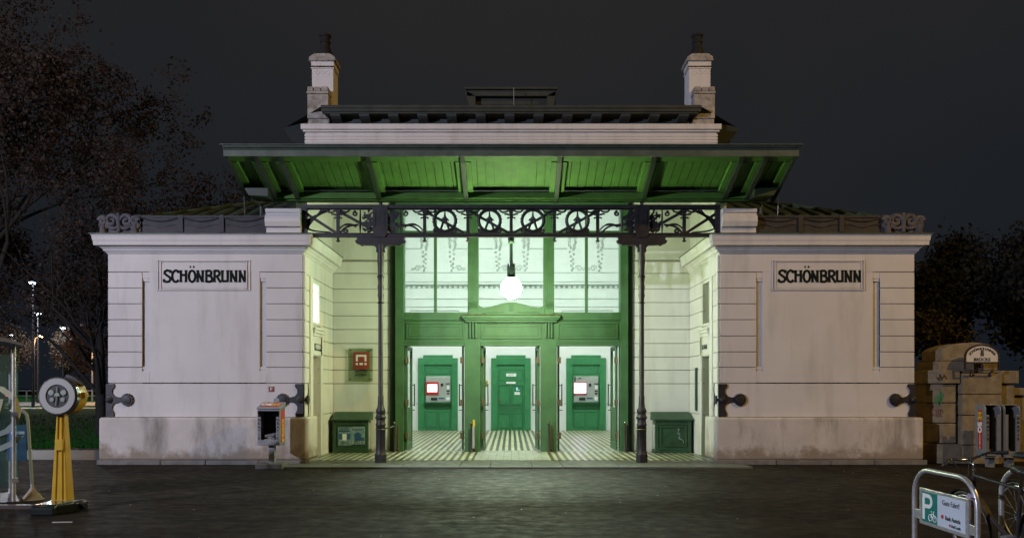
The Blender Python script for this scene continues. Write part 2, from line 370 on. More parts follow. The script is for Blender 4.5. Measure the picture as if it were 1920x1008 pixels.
def text(body, size, m, parent, mtx, name='lettering', ext=0.002, spacing=1.0, squeeze=1.0, bold=0.0, align='CENTER'):
    cu = bpy.data.curves.new('t', 'FONT'); cu.body = body; cu.size = size; cu.extrude = ext; cu.align_x = align; cu.align_y = 'CENTER'
    cu.space_character = spacing; cu.offset = bold; cu.resolution_u = 3
    ob = bpy.data.objects.new('t', cu); col.objects.link(ob)
    bpy.context.view_layer.update()
    me = bpy.data.meshes.new_from_object(ob.evaluated_get(bpy.context.evaluated_depsgraph_get()))
    bpy.data.objects.remove(ob); me.name = name
    off = OFF.get(parent.name, Vector((0, 0, 0)))
    me.transform(Matrix.Translation(-off) @ mtx @ Matrix.Diagonal((squeeze, 1, 1, 1)))
    me.materials.clear(); me.materials.append(M[m] if isinstance(m, str) else m)
    o = bpy.data.objects.new(name, me); col.objects.link(o); o.parent = parent; OFF[o.name] = off
    return o
def face_y(x, y, z, roll=0.0):       # text plane looking towards -Y
    return Matrix.Translation((x, y, z)) @ Matrix.Rotation(roll, 4, 'Y') @ Matrix.Rotation(pi/2, 4, 'X')
def face_x(x, y, z, s, roll=0.0):    # text plane looking towards s*X
    return Matrix.Translation((x, y, z)) @ Matrix.Rotation(s*pi/2, 4, 'Z') @ Matrix.Rotation(roll, 4, 'Y') @ Matrix.Rotation(pi/2, 4, 'X')
def X(u, Y): return (u-958.5)*Y/F
def Z(v, Y): return EYE+(725-v)*Y/F
def spiral(cx, cz, y, r0, r1, turns, a0, n=26, flip=1):
    return [(cx+flip*(r0+(r1-r0)*i/n)*cos(a0+turns*2*pi*i/n), y, cz+(r0+(r1-r0)*i/n)*sin(a0+turns*2*pi*i/n)) for i in range(n+1)]
def bez(p0, p1, p2, p3, n=10):
    return [tuple((1-t)**3*a+3*(1-t)**2*t*b+3*(1-t)*t*t*c+t**3*d for a, b, c, d in zip(p0, p1, p2, p3)) for t in [i/n for i in range(n+1)]]

# ================================================================== ground
g = MB()
xs = [-400, -60, -30, -16, -9, 0, 9, 16, 30, 60, 400]; ys = [-60, -5, 0, 4, 8, 12, 15, 40, 100, 900]
for i in range(len(xs)-1):
    for j in range(len(ys)-1):
        g.add([(xs[i], ys[j], 0), (xs[i+1], ys[j], 0), (xs[i+1], ys[j+1], 0), (xs[i], ys[j+1], 0)], [(0, 1, 2, 3)])
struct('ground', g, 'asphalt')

# threshold slabs in front of the entrance
sl = MB(); cuts = [-4.85, -3.55, -2.15, -1.02, -0.42, 0.42, 1.02, 2.15, 3.55, 4.75]
for a, b in zip(cuts, cuts[1:]): sl.box(a+0.006, b-0.006, 15.05, 16.42, -0.02, 0.035)
struct('threshold_paving', sl, 'slab', bevel=0.006)
fl = MB()
fl.box(-4.34, -0.80, 16.43, 18.62, -0.02, 0.040); fl.box(0.80, 4.34, 16.43, 18.62, -0.02, 0.040)
fl.box(-4.4, 4.4, 18.9, 27.75, -0.02, 0.040)
struct('striped_floor', fl, 'striped')
fg = MB(); fg.box(-0.80, 0.80, 16.43, 18.62, -0.02, 0.041); fg.box(-2.85, 2.85, 18.62, 18.9, -0.02, 0.042)
struct('tiled_floor', fg, 'gridtile')

# ================================================================== station building
ST = thing('station_building', (0, 18.7, 0), 'white art nouveau station pavilion with green timber canopy, cast iron columns and glazed entrance', 'station')
LEV = [0.97, 1.68, 2.01, 2.33, 2.66, 3.00, 3.33, 3.66, 3.99]
G = 0.0075
YW = 16.0; YB = 18.75; XI = 4.35; XO = 8.40
D0, D1 = 16.78, 17.45       # doorway in the side of the recess
for s in (-1, 1):
    w = MB()
    def bx(a0, a1, y0, y1, z0, z1): w.box(s*a0, s*a1, y0, y1, z0, z1)
    # front: strips in courses, plain panel, top zone, base band
    for z0, z1 in zip(LEV[1:], LEV[2:]):
        bx(XI, 5.105, YW, YW+0.2, z0+G, z1-G); bx(7.69, XO, YW, YW+0.2, z0+G, z1-G)
    bx(5.24, 7.54, YW+0.005, YW+0.2, 1.69, 4.02)
    bx(XI, XO, YW, YW+0.22, 4.00, 4.47)
    bx(XI, XO, YW, YW+0.22, 0.975, 1.67)
    # outer side and the rest of the pavilion
    bx(XO-0.25, XO-0.003, YW+0.2, 24, 0.9, 4.47); bx(XI+0.28, XO-0.25, 23.75, 24, 0, 4.47)
    bx(XO-0.3, XO-0.03, YW+0.2, 24, 0.0, 0.9)
    # return wall in courses with doorway and window
    def seg(y0, y1, zs):
        L2 = [0.0] + LEV + [4.36]
        for a, b in zip(L2, L2[1:]):
            lo = a+(G if a > 0 else 0); hi = b-(G if b < 4.3 else 0)
            for q0, q1 in zs:
                l2, h2 = max(lo, q0), min(hi, q1)
                if h2-l2 > 0.02: bx(XI, XI+0.05, y0, y1, l2, h2)
    seg(YW+0.2, D0, [(0, 9)]); seg(D0, D1, [(2.28, 3.0), (3.92, 9)]); seg(D1, YB, [(0, 9)])
    bx(XI-0.03, XI+0.01, YW+0.55, D0, 0.05, 3.98); bx(XI-0.03, XI+0.01, D1, D1+0.2, 0.05, 2.85)   # shallow pilasters beside the door
    for z0, z1 in zip(([0]+LEV), (LEV+[4.36])):
        bx(XI-0.045, XI-0.005, YW+0.02, YW+0.16, max(z0, 0.97)+G, max(z1, 0.98)-G) if z1 > 0.97 else None
    w.build('wing_wall', 'plaster', ST, bevel=0.006)
    # dark joints behind the courses
    w = MB()
    bx(7.69, XO-0.02, YW+0.02, YW+0.19, 1.6, 4.1); w.build('wall_joint', 'joint', ST); w = MB(); bx(XI+0.02, 5.105, YW+0.02, YW+0.19, 1.6, 4.1)
    bx(XI+0.02, XI+0.045, YW+0.19, D0-0.003, 0.02, 4.36); bx(XI+0.02, XI+0.045, D1+0.003, YB, 0.02, 4.36)
    bx(XI+0.02, XI+0.045, D0-0.003, D1+0.003, 2.29, 2.99); bx(XI+0.02, XI+0.045, D0-0.003, D1+0.003, 3.93, 4.36)
    w.build('wall_joint', 'joint', ST)
    # inner core of wall
    w = MB()
    bx(5.105, 5.24, YW+0.058, YW+0.2, 1.69, 4.0); bx(7.54, 7.69, YW+0.058, YW+0.2, 1.69, 4.0)
    bx(XI+0.05, XI+0.28, YW+0.22, D0, 0, 4.47); bx(XI+0.05, XI+0.28, D1, 24, 0, 4.47)
    bx(XI+0.05, XI+0.28, D0, D1, 2.28, 3.0); bx(XI+0.05, XI+0.28, D0, D1, 3.92, 4.47)
    # niche caps and splayed feet
    for a0, a1 in ((5.105, 5.24), (7.54, 7.69)):
        bx(a0, a1, YW+0.015, YW+0.058, 3.86, 3.99); bx(a0+0.0, a1-0.0, YW+0.028, YW+0.058, 3.80, 3.86)
        bx(a0, a1, YW+0.03, YW+0.058, 1.69, 2.02); bx(a0, a1, YW+0.018, YW+0.058, 1.96, 2.02)
        w.prism([(s*(a0), 1.69), (s*(a1+0.06), 1.69), (s*(a1+0.02), 1.80), (s*a1, 1.93), (s*a0, 1.93)], YW+0.002, YW+0.05)
    w.build('niche', 'plaster', ST, bevel=0.004)
    # plinth
    w = MB()
    w.prism([(s*4.22, 15.85), (s*8.52, 15.85), (s*8.52, 24.1), (s*8.38, 24.1), (s*8.38, 16.02), (s*4.40, 16.02), (s*4.40, 16.76), (s*4.22, 16.76)], 0.09, 0.972, 'z')
    pl = w.build('plinth', 'plinth', ST, bevel=0.05, seg=4)
    w = MB()
    rr = random.Random(5+s); a = 4.20
    while a < 8.5:
        b = min(a+rr.uniform(0.9, 1.35), 8.56); bx(a+0.006, b-0.006, 15.78, 16.3, 0.0, 0.10+rr.uniform(-0.01, 0.005)); a = b
    bx(4.18, 4.4, 15.82, 16.78, 0, 0.085)
    w.build('footing_stone', 'kerbstone', ST, bevel=0.012)
    # cornice: profile mitred round front, inner return and outer side
    prof = [(0.00, 4.36), (0.02, 4.38), (0.035, 4.405), (0.06, 4.42), (0.075, 4.46), (0.12, 4.50), (0.125, 4.515), (0.20, 4.52), (0.205, 4.60), (0.215, 4.615), (0.225, 4.70), (0.245, 4.735), (0.0, 4.74)]
    w = MB(); n = len(prof); vs = []
    for p, z in prof: vs.append((s*(XI-p), YB, z))
    for p, z in prof: vs.append((s*(XI-p), YW-p, z))
    for p, z in prof: vs.append((s*(XO+p), YW-p, z))
    for p, z in prof: vs.append((s*(XO+p), 24, z))
    fs = [(k*n+i, k*n+(i+1), (k+1)*n+i+1, (k+1)*n+i) for k in range(3) for i in range(n-1)]
    w.add(vs, fs); bx(XI, XO, YW+0.0, 24, 4.66, 4.735)
    w.build('cornice', 'plaster', ST)
    w = MB(); bx(XI-0.25, XO+0.27, YW-0.27, 24, 4.742, 4.757); w.build('cornice_flashing', 'rooftin', ST)
    # corner block (console) over the cornice
    w = MB()
    a0, a1 = 4.34, 5.06
    w.prism([(15.86, 4.76), (16.4, 4.76), (16.4, 5.27), (15.80, 5.27), (15.79, 5.20), (15.83, 5.17), (15.76, 5.10), (15.75, 5.0), (15.79, 4.90), (15.86, 4.885)], s*a0, s*a1, 'x')
    w.build('console_block', 'plaster', ST, bevel=0.006)
    # iron parapet with swags
    w = MB(); cutp = [5.07, 6.0, 6.85, 7.72]
    for a, b in zip(cutp, cutp[1:]):
        bx(a, b, 15.93, 15.98, 4.76, 5.13)
        w.tube([(s*(a+(b-a)*t/10), 15.925, 5.12-0.09*sin(pi*t/10)) for t in range(11)], 0.017, 6)
        w.tube([(s*(a+(b-a)*t/10), 15.925, 4.93+0.03*sin(3*pi*t/10)) for t in range(11)], 0.008, 5)
    for a in cutp[1:]: bx(a-0.05, a+0.05, 15.90, 16.0, 4.76, 5.16)
    bx(5.07, 7.72, 15.91, 15.93, 5.11, 5.15); bx(5.07, 8.6, 15.9, 16.05, 4.757, 4.80)
    w.tube([(s*7.72, 15.95, 5.12), (s*7.72, 20, 5.12)], 0.02, 6); bx(8.32, 8.37, 16.0, 23, 4.76, 5.1)
    w.build('parapet', 'parapet', ST)
    # scroll ornament at the outer corner
    w = MB(); y = 15.90
    for cx, fl_, r1 in ((8.45, -1, .085), (8.27, 1, .13), (7.96, -1, .13), (7.78, 1, .085)):
        w.tube(spiral(s*cx, 5.03, y, 0.02, r1, 1.35, 0.8, flip=fl_*s), [0.03+.022*min(1, i/12) for i in range(27)], 7)
    for a_, b_ in ((8.50, 8.36), (8.36, 8.11), (8.11, 7.88), (7.88, 7.70)):
        w.tube(bez((s*a_, y, 4.98), (s*a_, y, 4.84), (s*b_, y, 4.84), (s*b_, y, 4.98), 8), 0.04, 7)
    for cx in (8.44, 7.79): w.tube([(s*cx, y-.02, 4.97), (s*cx, y-.02, 4.88), (s*cx, y, 4.79)], [0.03, 0.06, 0.075], 8)
    w.tube([(s*8.115, y-.02, 4.80), (s*8.115, y-.02, 5.0), (s*8.115, y-.02, 5.14)], [0.035, 0.05, 0.04], 8)
    w.sphere((s*8.115, y-.02, 5.16), 0.045, 8, 6)
    w.prism([(s*7.72, 4.76), (s*8.52, 4.76), (s*8.50, 4.95), (s*8.40, 5.03), (s*8.27, 5.0), (s*8.11, 5.04), (s*7.96, 5.0), (s*7.84, 5.03), (s*7.72, 4.95)], 15.92, 15.97)
    w.build('scroll_ornament', 'scrollstone', ST, smooth=True)
    # low hipped roof with standing ribs
    w = MB()
    E = [(s*8.25, 16.15, 5.08), (s*4.45, 16.15, 5.10), (s*4.45, 24, 5.10), (s*8.25, 24, 5.08)]
    R = [(s*6.0, 18.9, 6.14), (s*4.45, 18.9, 6.22), (s*4.45, 24, 6.22), (s*6.0, 24, 6.14)]
    w.add(E+R, [(0, 1, 5, 4), (0, 4, 7, 3), (4, 5, 6, 7), (0, 3, 2, 1), (2, 3, 7, 6)])
    w.build('wing_roof', 'rooftin', ST)
    w = MB()
    for k in range(11):
        t = k/10; a = 4.55+3.5*t
        zt = 1.0 if a <= 6.0 else (8.25-a)/2.25
        p0 = Vector((s*a, 16.15, 5.10)); p1 = Vector((s*a, 16.15+2.75*zt, 5.10+1.07*zt))
        w.tube([tuple(p0+Vector((0, 0, .03))), tuple(p1+Vector((0, 0, .03)))], 0.048, 5)
    w.tube([(s*8.25, 16.15, 5.10), (s*6.0, 18.9, 6.16)], 0.05, 6)
    w.build('roof_rib', 'rooftin', ST)
    # rain pipe from canopy to wing roof
    w = MB(); w.tube([(s*5.27, 16.2, 5.45), (s*5.27, 16.22, 5.3), (s*5.34, 16.25, 4.9)], 0.035, 8); w.build('rain_pipe', 'fascia', ST, smooth=True)
    w = MB(); w.tube([(s*5.55, 15.95, 5.55), (s*5.53, 15.95, 5.1), (s*5.53, 15.95, 4.76)], 0.007, 5); w.build('cable', 'greymetal', ST)
    # iron corner brackets on the base band
    for a, d in ((XI, 1), (XO, -1)):
        w = MB(); out = []
        def q(x_, z_): out.append((s*(a+d*x_), z_))
        for x_, z_ in [(-0.03, .985), (.13, .985), (.14, 1.05), (.10, 1.13), (.10, 1.20), (.15, 1.26), (.24, 1.285), (.32, 1.285), (.32, 1.385), (.24, 1.385), (.15, 1.41), (.10, 1.47), (.10, 1.54), (.15, 1.61), (.14, 1.665), (-0.03, 1.665)]: q(x_, z_)
        if s*d < 0: out = out[::-1]
        w.prism(out, YW-0.03, YW+0.0)
        w.box(s*(a-d*0.03), s*(a+d*0.002), YW-0.0305, YW+0.07, .985, 1.665)
        # toothed disc
        gp = []
        for i in range(36):
            r_ = 0.135 if i % 2 else 0.11
            gp.append((s*(a+d*0.41)+r_*cos(2*pi*i/36), 1.335+r_*sin(2*pi*i/36)))
        w.prism(gp, YW-0.05, YW-0.005)
        w.lathe([(0.09, 0), (0.085, -0.02), (0.03, -0.025)], (s*(a+d*0.41), YW-0.05, 1.335), 16, 'y')
        w.lathe([(0.05, 0), (0.045, -0.05), (0.02, -0.07)], (s*(a+d*0.04), YW-0.02, 1.335), 12, 'y')
        w.lathe([(0.075, 0), (0.07, -0.03), (0.05, -0.035)], (s*(a+d*0.04), YW-0.025, 1.335), 8, 'y')
        if a == XI:   # part that turns round the corner into the recess
            w.box(s*(XI-0.06), s*(XI-0.046), YW+0.0, YW+0.26, 1.305, 1.365)
            w.lathe([(0.10, 0), (0.10, 0.03)], (s*(XI-0.07), YW+0.12, 1.335), 6, 'x')
            w.box(s*(XI-0.065), s*(XI-0.046), YW+0.22, YW+0.27, 1.20, 1.47)
            w.tube([(s*(XI-0.055), YW+0.25, 0.99), (s*(XI-0.055), YW+0.27, 1.1), (s*(XI-0.055), YW+0.24, 1.3), (s*(XI-0.055), YW+0.27, 1.55), (s*(XI-0.055), YW+0.24, 1.67)], 0.012, 5)
        w.build('corner_bracket', 'iron', ST)
    # station name panel
    pc = s*6.40
    w = MB(); x0, x1, z0, z1 = pc-0.97, pc+0.97, 3.605, 4.24
    for (i0, wd, pr) in ((0.0, 0.022, 0.018), (0.065, 0.022, 0.024)):
        a, b, c_, d_ = x0+i0, x1-i0, z0+i0*0.35, z1-i0*0.35
        w.box(a, b, YW-pr, YW+0.01, c_, c_+wd*0.8); w.box(a, b, YW-pr, YW+0.01, d_-wd*0.8, d_)
        w.box(a, a+wd, YW-pr+0.001, YW+0.01, c_, d_); w.box(b-wd, b, YW-pr+0.001, YW+0.01, c_, d_)
    w.box(x0+0.09, x1-0.09, YW-0.006, YW+0.01, z0+0.06, z1-0.06)
    sp_ = w.build('name_panel', 'plaster', ST, bevel=0.004)
    # SCHÖNBRUNN in stroke lettering
    S = {'S': [[(.92, .98), (.80, .96), (.45, 1.0), (.15, .90), (.12, .74), (.40, .58), (.80, .40), (.90, .20), (.70, .04), (.35, .0), (.10, .05)], [(.05, -.02), (.06, .26)], [(.93, 1.02), (.90, .76)]],
         'C': [[(.95, .80), (.85, .95), (.60, 1.0), (.30, .90), (.10, .62), (.10, .36), (.30, .08), (.60, 0), (.85, .06), (.97, .20)], [(.93, 1.0), (.93, .76)]],
         'H': [[(.16, 0), (.16, 1)], [(.84, 0), (.84, 1)], [(.16, .60), (.84, .60)]],
         'Ö': [[(.5, 1), (.22, .88), (.08, .60), (.08, .38), (.22, .1), (.5, 0), (.78, .1), (.92, .38), (.92, .60), (.78, .88), (.5, 1.0)], [(.18, 1.30), (.36, 1.30)], [(.64, 1.30), (.82, 1.30)]],
         'N': [[(.15, 0), (.15, 1)], [(.85, 0), (.85, 1)], [(.13, .92), (.80, .02)]],
         'B': [[(.15, 0), (.15, 1)], [(.12, .97), (.62, .96), (.82, .84), (.80, .66), (.55, .55), (.30, .54)], [(.45, .54), (.80, .46), (.95, .28), (.85, .08), (.60, .02), (.12, .03)]],
         'R': [[(.15, 0), (.15, 1)], [(.12, .97), (.65, .96), (.85, .80), (.80, .60), (.50, .50), (.30, .50)], [(.45, .50), (.75, .20), (.90, .04), (1.08, .0)]],
         'U': [[(.15, 1), (.15, 0)], [(.85, 1), (.85, 0)], [(.15, .07), (.85, .07)]]}
    w = MB(); lx = pc-0.835; sc = 1/90.9/10.1; zb = Z(528.5, YW)
    cells = [('S', 155, 300), ('C', 305, 440), ('H', 460, 605), ('Ö', 625, 770), ('N', 785, 920), ('B', 950, 1090), ('R', 1105, 1245), ('U', 1255, 1400), ('N', 1420, 1560), ('N', 1590, 1730)]
    H_ = 222*sc
    for ch, c0, c1 in cells:
        for k, st in enumerate(S[ch]):
            wdt = 0.049
            if ch == 'Ö' and k: wdt = 0.04
            P = [(lx+(c0-155+(c1-c0)*px)*sc, zb+pz*H_) for px, pz in st]
            ws = [wdt]*len(P)
            w.ribbon(P, ws, YW-0.012-0.0012*k, YW-0.004)
            if len(P) == 2 and abs(st[0][0]-st[1][0]) < .01 and abs(st[0][1]-st[1][1]) > .5:   # flared serifs
                for q, (fx, fz) in enumerate(P):
                    sg = 1 if fz < zb+H_/2 else -1
                    if ch == 'U' and sg > 0: continue
                    w.prism([(fx-0.036, fz-sg*0.004), (fx+0.036, fz-sg*0.004), (fx+0.018, fz+sg*0.035), (fx-0.018, fz+sg*0.035)], YW-0.0165-0.001*q, YW-0.004)
    w.build('lettering', 'letters', sp_)
    # side doorway: hood, sign, leaf, window
    w = MB()
    bx(XI-0.10, XI+0.02, D0-0.06, D1+0.16, 2.86, 2.90); bx(XI-0.075, XI+0.02, D0-0.04, D1+0.13, 2.79, 2.86); bx(XI-0.05, XI+0.02, D0-0.02, D1+0.1, 2.72, 2.79)
    bx(XI-0.03, XI+0.02, D0+0.001, D1+0.1, 2.30, 2.72)
    bx(XI-0.04, XI+0.02, D0-0.03, D1+0.03, 2.96, 3.01)
    hood = w.build('door_hood', 'plaster', ST, bevel=0.004)
    w = MB(); bx(XI-0.036, XI-0.03, D0+0.08, D1-0.02, 2.41, 2.56); sg_ = w.build('door_sign', 'letters' if s < 0 else 'plaster', hood)
    text('HERREN' if s < 0 else 'SOUVENIR', 0.15, 'white' if s < 0 else 'letters', hood, face_x(s*(XI-0.038), (D0+D1)/2+0.03, 2.485, -s), spacing=1.05, squeeze=0.78 if s < 0 else .62, bold=0.003)
    w = MB(); dq = 0 if s < 0 else .55; bx(XI+0.26+dq, XI+0.30+dq, D0-dq, D1+dq*2, 0.03, 2.28); dl = w.build('side_door', 'plinth' if s < 0 else 'darkwood', ST)
    w = MB(); wq = 0.0 if s > 0 else -.17; bx(XI+0.20+wq, XI+0.21+wq, D0, D1, 3.0, 3.92); wi = w.build('side_window', 'litpane' if s < 0 else 'glass', ST)
    w = MB()
    for z in (3.0, 3.88): bx(XI+0.17+wq, XI+0.20+wq, D0, D1, z, z+0.04)
    for y_ in (D0, D1-0.04): bx(XI+0.17+wq, XI+0.199+wq, y_, y_+0.04, 3.04, 3.88)
    bx(XI+0.18+wq, XI+0.198+wq, D0+0.04, D1-0.04, 3.72, 3.74)
    w.build('window_frame', 'hallwhite', wi)
    if s > 0:
        w = MB(); bx(XI+0.9, XI+0.95, D0-0.5, D1+0.8, 2.6, 4.3); w.build('inner_partition', 'plinth', ST)
        w = MB(); bx(XI-0.035, XI-0.005, 17.90, 18.05, 1.05, 2.05); w.build('notice_case', 'darkwood', ST)

# back wall of the recess beside the portal
for s in (-1, 1):
    w = MB(); L2 = [0.03] + LEV + [4.36]
    for a, b in zip(L2, L2[1:]): w.box(s*2.93, s*4.349, YB, YB+0.06, a+(G if a > .1 else 0), b-(G if b < 4.3 else 0))
    w.box(s*2.93, s*4.349, YB+0.006, YB+0.06, 4.38, 4.655)
    w.box(s*2.93, s*4.349, YB-0.004, YB+0.06, 0.03, 0.20)
    w.build('recess_wall', 'plaster', ST, bevel=0.005)
    w = MB(); w.box(s*2.92, s*4.7, YB+0.025, YB+0.055, 0.02, 4.37); w.build('wall_joint', 'joint', ST); w = MB(); w.box(s*2.93, s*4.349, YB-0.02, YB+0.03, 4.66, 4.69); w.build('wall_ledge', 'joint', ST)
    w = MB(); w.box(s*2.93, s*5.0, YB+0.06, YB+0.28, 0, 4.7); w.box(s*2.93, s*5.0, YB+0.01, YB+0.28, 4.70, 7.40)
    w.box(s*4.78, s*5.0, YB+0.28, 27.9, 0, 7.95)
    w.box(s*4.365, s*4.60, 16.42, YB+0.009, 4.745, 6.35)
    w.build('hall_wall', 'plaster', ST)
# attic wall above the canopy
w = MB()
w.box(-5.0, 5.0, 18.73, 18.95, 6.02, 7.40)
w.box(-5.01, 5.01, 18.70, 18.95, 7.40, 7.83)
for z in (7.49, 7.565, 7.64, 7.715): w.box(-5.03, 5.03, 18.685, 18.95, z-0.028, z+0.028)
w.box(-5.06, 5.06, 18.64, 18.95, 7.79, 7.835); w.box(-5.10, 5.10, 18.60, 18.95, 7.84, 7.97)
att = w.build('attic_wall', 'plaster', ST, bevel=0.008)
for cx in (-1.62, -1.42, -1.22, 1.35, 1.55, 1.75):
    w = MB(); w.tube([(cx+0.075*cos(t*pi/8), 18.69, 7.42+0.075*sin(t*pi/8)) for t in range(16)], 0.012, 5, closed=True); w.build('ring_ornament', 'plaster', att)
# hall roof, eaves and brackets
w = MB()
w.add([(-4.52, 18.42, 8.34), (4.52, 18.42, 8.34), (5.65, 19.2, 8.08), (5.65, 28.4, 8.08), (-5.65, 28.4, 8.08), (-5.65, 19.2, 8.08), (-1.2, 21.5, 9.28), (1.2, 21.5, 9.28), (1.2, 25, 9.28), (-1.2, 25, 9.28)],
      [(0, 1, 7, 6), (1, 2, 3, 8, 7), (3, 4, 9, 8), (5, 0, 6, 9, 4), (6, 7, 8, 9)])
w.box(-4.55, 4.55, 18.40, 18.62, 8.20, 8.33); w.box(-4.50, 4.50, 18.44, 19.0, 8.16, 8.20)
w.box(-4.56, 4.56, 18.37, 18.40, 8.27, 8.335)
roof = w.build('hall_roof', 'roofdark', ST)
w = MB(); w.box(-4.38, 4.38, 18.80, 19.1, 7.96, 8.17); w.build('clerestory_band', 'darkwood', ST)
for k in range(13): w = MB(); x_ = -4.2+0.70*k; w.prism([(18.46, 8.16), (18.80, 8.16), (18.80, 8.05), (18.62, 8.08), (18.48, 8.12)], x_-0.16, x_+0.08, 'x'); w.build('eave_bracket', 'bracketblue', roof)
for s in (-1, 1):
    w = MB(); w.prism([(s*5.02, 8.20), (s*5.62, 8.05), (s*5.64, 7.98), (s*5.45, 7.70), (s*5.25, 7.60), (s*5.02, 7.50)], 19.1, 28.3); w.build('side_eave', 'bracketdark', ST)
    # chimney on the attic
    w = MB(); w.box(s*4.43, s*4.95, 18.72, 19.3, 7.96, 8.13); w.box(s*4.45, s*4.96, 18.68, 19.2, 8.13, 8.72)
    w.box(s*4.44, s*4.97, 18.66, 19.18, 8.725, 8.79); w.box(s*4.455, s*4.62, 18.665, 19.1, 8.79, 8.90); w.box(s*4.64, s*4.80, 18.665, 19.1, 8.79, 8.89); w.box(s*4.82, s*4.955, 18.665, 19.1, 8.79, 8.90)
    ch = w.build('chimney', 'brick', ST, bevel=0.015)
    w = MB(); w.box(s*4.40, s*4.93, 19.0, 19.5, 8.1, 9.50); w.box(s*4.38, s*4.95, 18.98, 19.52, 9.46, 9.49); w.box(s*4.385, s*4.945, 18.985, 19.515, 9.53, 9.64)
    for k in range(3):
        cx = s*(4.53+0.13*k); w.tube([(cx+0.045*cos(t*pi/6), 18.998, 9.37+0.045*sin(t*pi/6)) for t in range(12)], 0.008, 5, closed=True)
    w.build('chimney_shaft', 'plaster', ch, bevel=0.006)
    w = MB(); w.prism([(s*4.33, 9.64), (s*5.0, 9.64), (s*4.98, 9.74), (s*4.86, 9.82), (s*4.47, 9.82), (s*4.35, 9.74)], 18.93, 19.57); w.build('chimney_cap', 'brick', ch, bevel=0.02)
    w = MB(); w.lathe([(0.17, 9.82), (0.17, 9.93), (0.155, 10.0), (0.125, 10.08), (0.115, 10.12), (0.115, 10.18), (0.135, 10.20), (0.135, 10.23), (0.12, 10.25), (0.12, 10.33), (0.15, 10.36), (0.15, 10.40), (0.09, 10.40)], (s*4.66, 19.25, 0), 14)
    w.build('chimney_pot', 'pot', ch, smooth=True)
# ridge lantern
w = MB()
w.prism([(-1.27, 9.76), (1.27, 9.76), (1.24, 9.70), (-1.24, 9.70)], 20.9, 23.2)
w.prism([(-1.22, 9.70), (1.22, 9.70), (1.20, 9.55), (-1.20, 9.55)], 21.0, 21.1)
for s in (-1, 1): w.prism([(s*1.26, 9.70), (s*1.14, 9.20), (s*0.98, 9.20), (s*0.98, 9.55)], 21.0, 21.15)
w.box(-0.98, 0.98, 21.2, 23, 9.1, 9.24); w.box(-0.98, -0.86, 21.2, 23, 9.24, 9.7); w.box(0.86, 0.98, 21.2, 23, 9.24, 9.7); w.box(-.86, .86, 21.2, 21.5, 9.38, 9.60)
w.build('roof_lantern', 'roofdark', roof)
w = MB()
w.box(-.86, .86, 21.35, 21.4, 9.24, 9.38)
w.build('lantern_dark_panel', 'black', roof)  # black panel stands in for the dark of the lantern opening
w = MB(); w.tube([(0.07, 20.6, 9.0), (0.07, 20.6, 9.62)], 0.012, 5); w.build('lightning_rod', 'steel', roof)

# ------------------------------------------------------------------ canopy
cy0, cz0 = 14.62, 6.06      # front edge of the boards
cy1, cz1 = 15.98, 5.60      # boards at the purlin
CW0, CW1 = 5.46, 5.46
def czy(y): return cz0+(cz1-cz0)*(y-cy0)/(cy1-cy0)
w = MB()
nb = 64
for k in range(nb):
    a = -5.40+10.8*k/nb; b = -5.40+10.8*(k+1)/nb
    w.add([(a+.006, cy0, cz0), (b-.006, cy0, cz0), (b-.006, cy1, cz1), (a+.006, cy1, cz1), (a+.006, cy0, cz0+.03), (b-.006, cy0, cz0+.03), (b-.006, cy1, cz1+.03), (a+.006, cy1, cz1+.03)],
          [(0, 3, 2, 1), (4, 5, 6, 7), (0, 1, 5, 4), (1, 2, 6, 5), (2, 3, 7, 6), (3, 0, 4, 7)])
    if abs(a) < 4.8:
        w.add([(a+.006, cy1+.05, cz1+.03), (b-.006, cy1+.05, cz1+.03), (b-.006, 18.7, 6.42), (a+.006, 18.7, 6.42), (a+.006, cy1+.05, cz1+.06), (b-.006, cy1+.05, cz1+.06), (b-.006, 18.7, 6.45), (a+.006, 18.7, 6.45)],
              [(0, 3, 2, 1), (4, 5, 6, 7), (0, 1, 5, 4), (1, 2, 6, 5), (2, 3, 7, 6), (3, 0, 4, 7)])
can = w.build('canopy', 'board', ST)
w = MB()
w.add([(-5.44, cy0-.02, cz0+.035), (5.44, cy0-.02, cz0+.035), (5.44, cy1, cz1+.035), (-5.44, cy1, cz1+.035), (-5.44, cy0-.02, cz0+.075), (5.44, cy0-.02, cz0+.075), (5.44, cy1, cz1+.075), (-5.44, cy1, cz1+.075)],
      [(0, 3, 2, 1), (4, 5, 6, 7), (0, 1, 5, 4), (1, 2, 6, 5), (2, 3, 7, 6), (3, 0, 4, 7)])
w.add([(-4.85, cy1+.02, cz1+.07), (4.85, cy1+.02, cz1+.07), (4.85, 18.72, 6.46), (-4.85, 18.72, 6.46), (-4.85, cy1+.02, cz1+.11), (4.85, cy1+.02, cz1+.11), (4.85, 18.72, 6.50), (-4.85, 18.72, 6.50)],
      [(0, 3, 2, 1), (4, 5, 6, 7), (0, 1, 5, 4), (1, 2, 6, 5), (2, 3, 7, 6), (3, 0, 4, 7)])
w.build('canopy_roofing', 'rooftin', can)
# fascia
w = MB()
w.prism([(14.56, 5.97), (14.60, 5.97), (14.60, 6.16), (14.50, 6.16), (14.50, 6.13), (14.54, 6.11), (14.56, 6.08)], -5.46, 5.46, 'x')
w.prism([(14.46, 6.155), (14.64, 6.165), (14.64, 6.18), (14.46, 6.175)], -5.50, 5.50, 'x')
w.build('fascia', 'fascia', can, bevel=0.004)
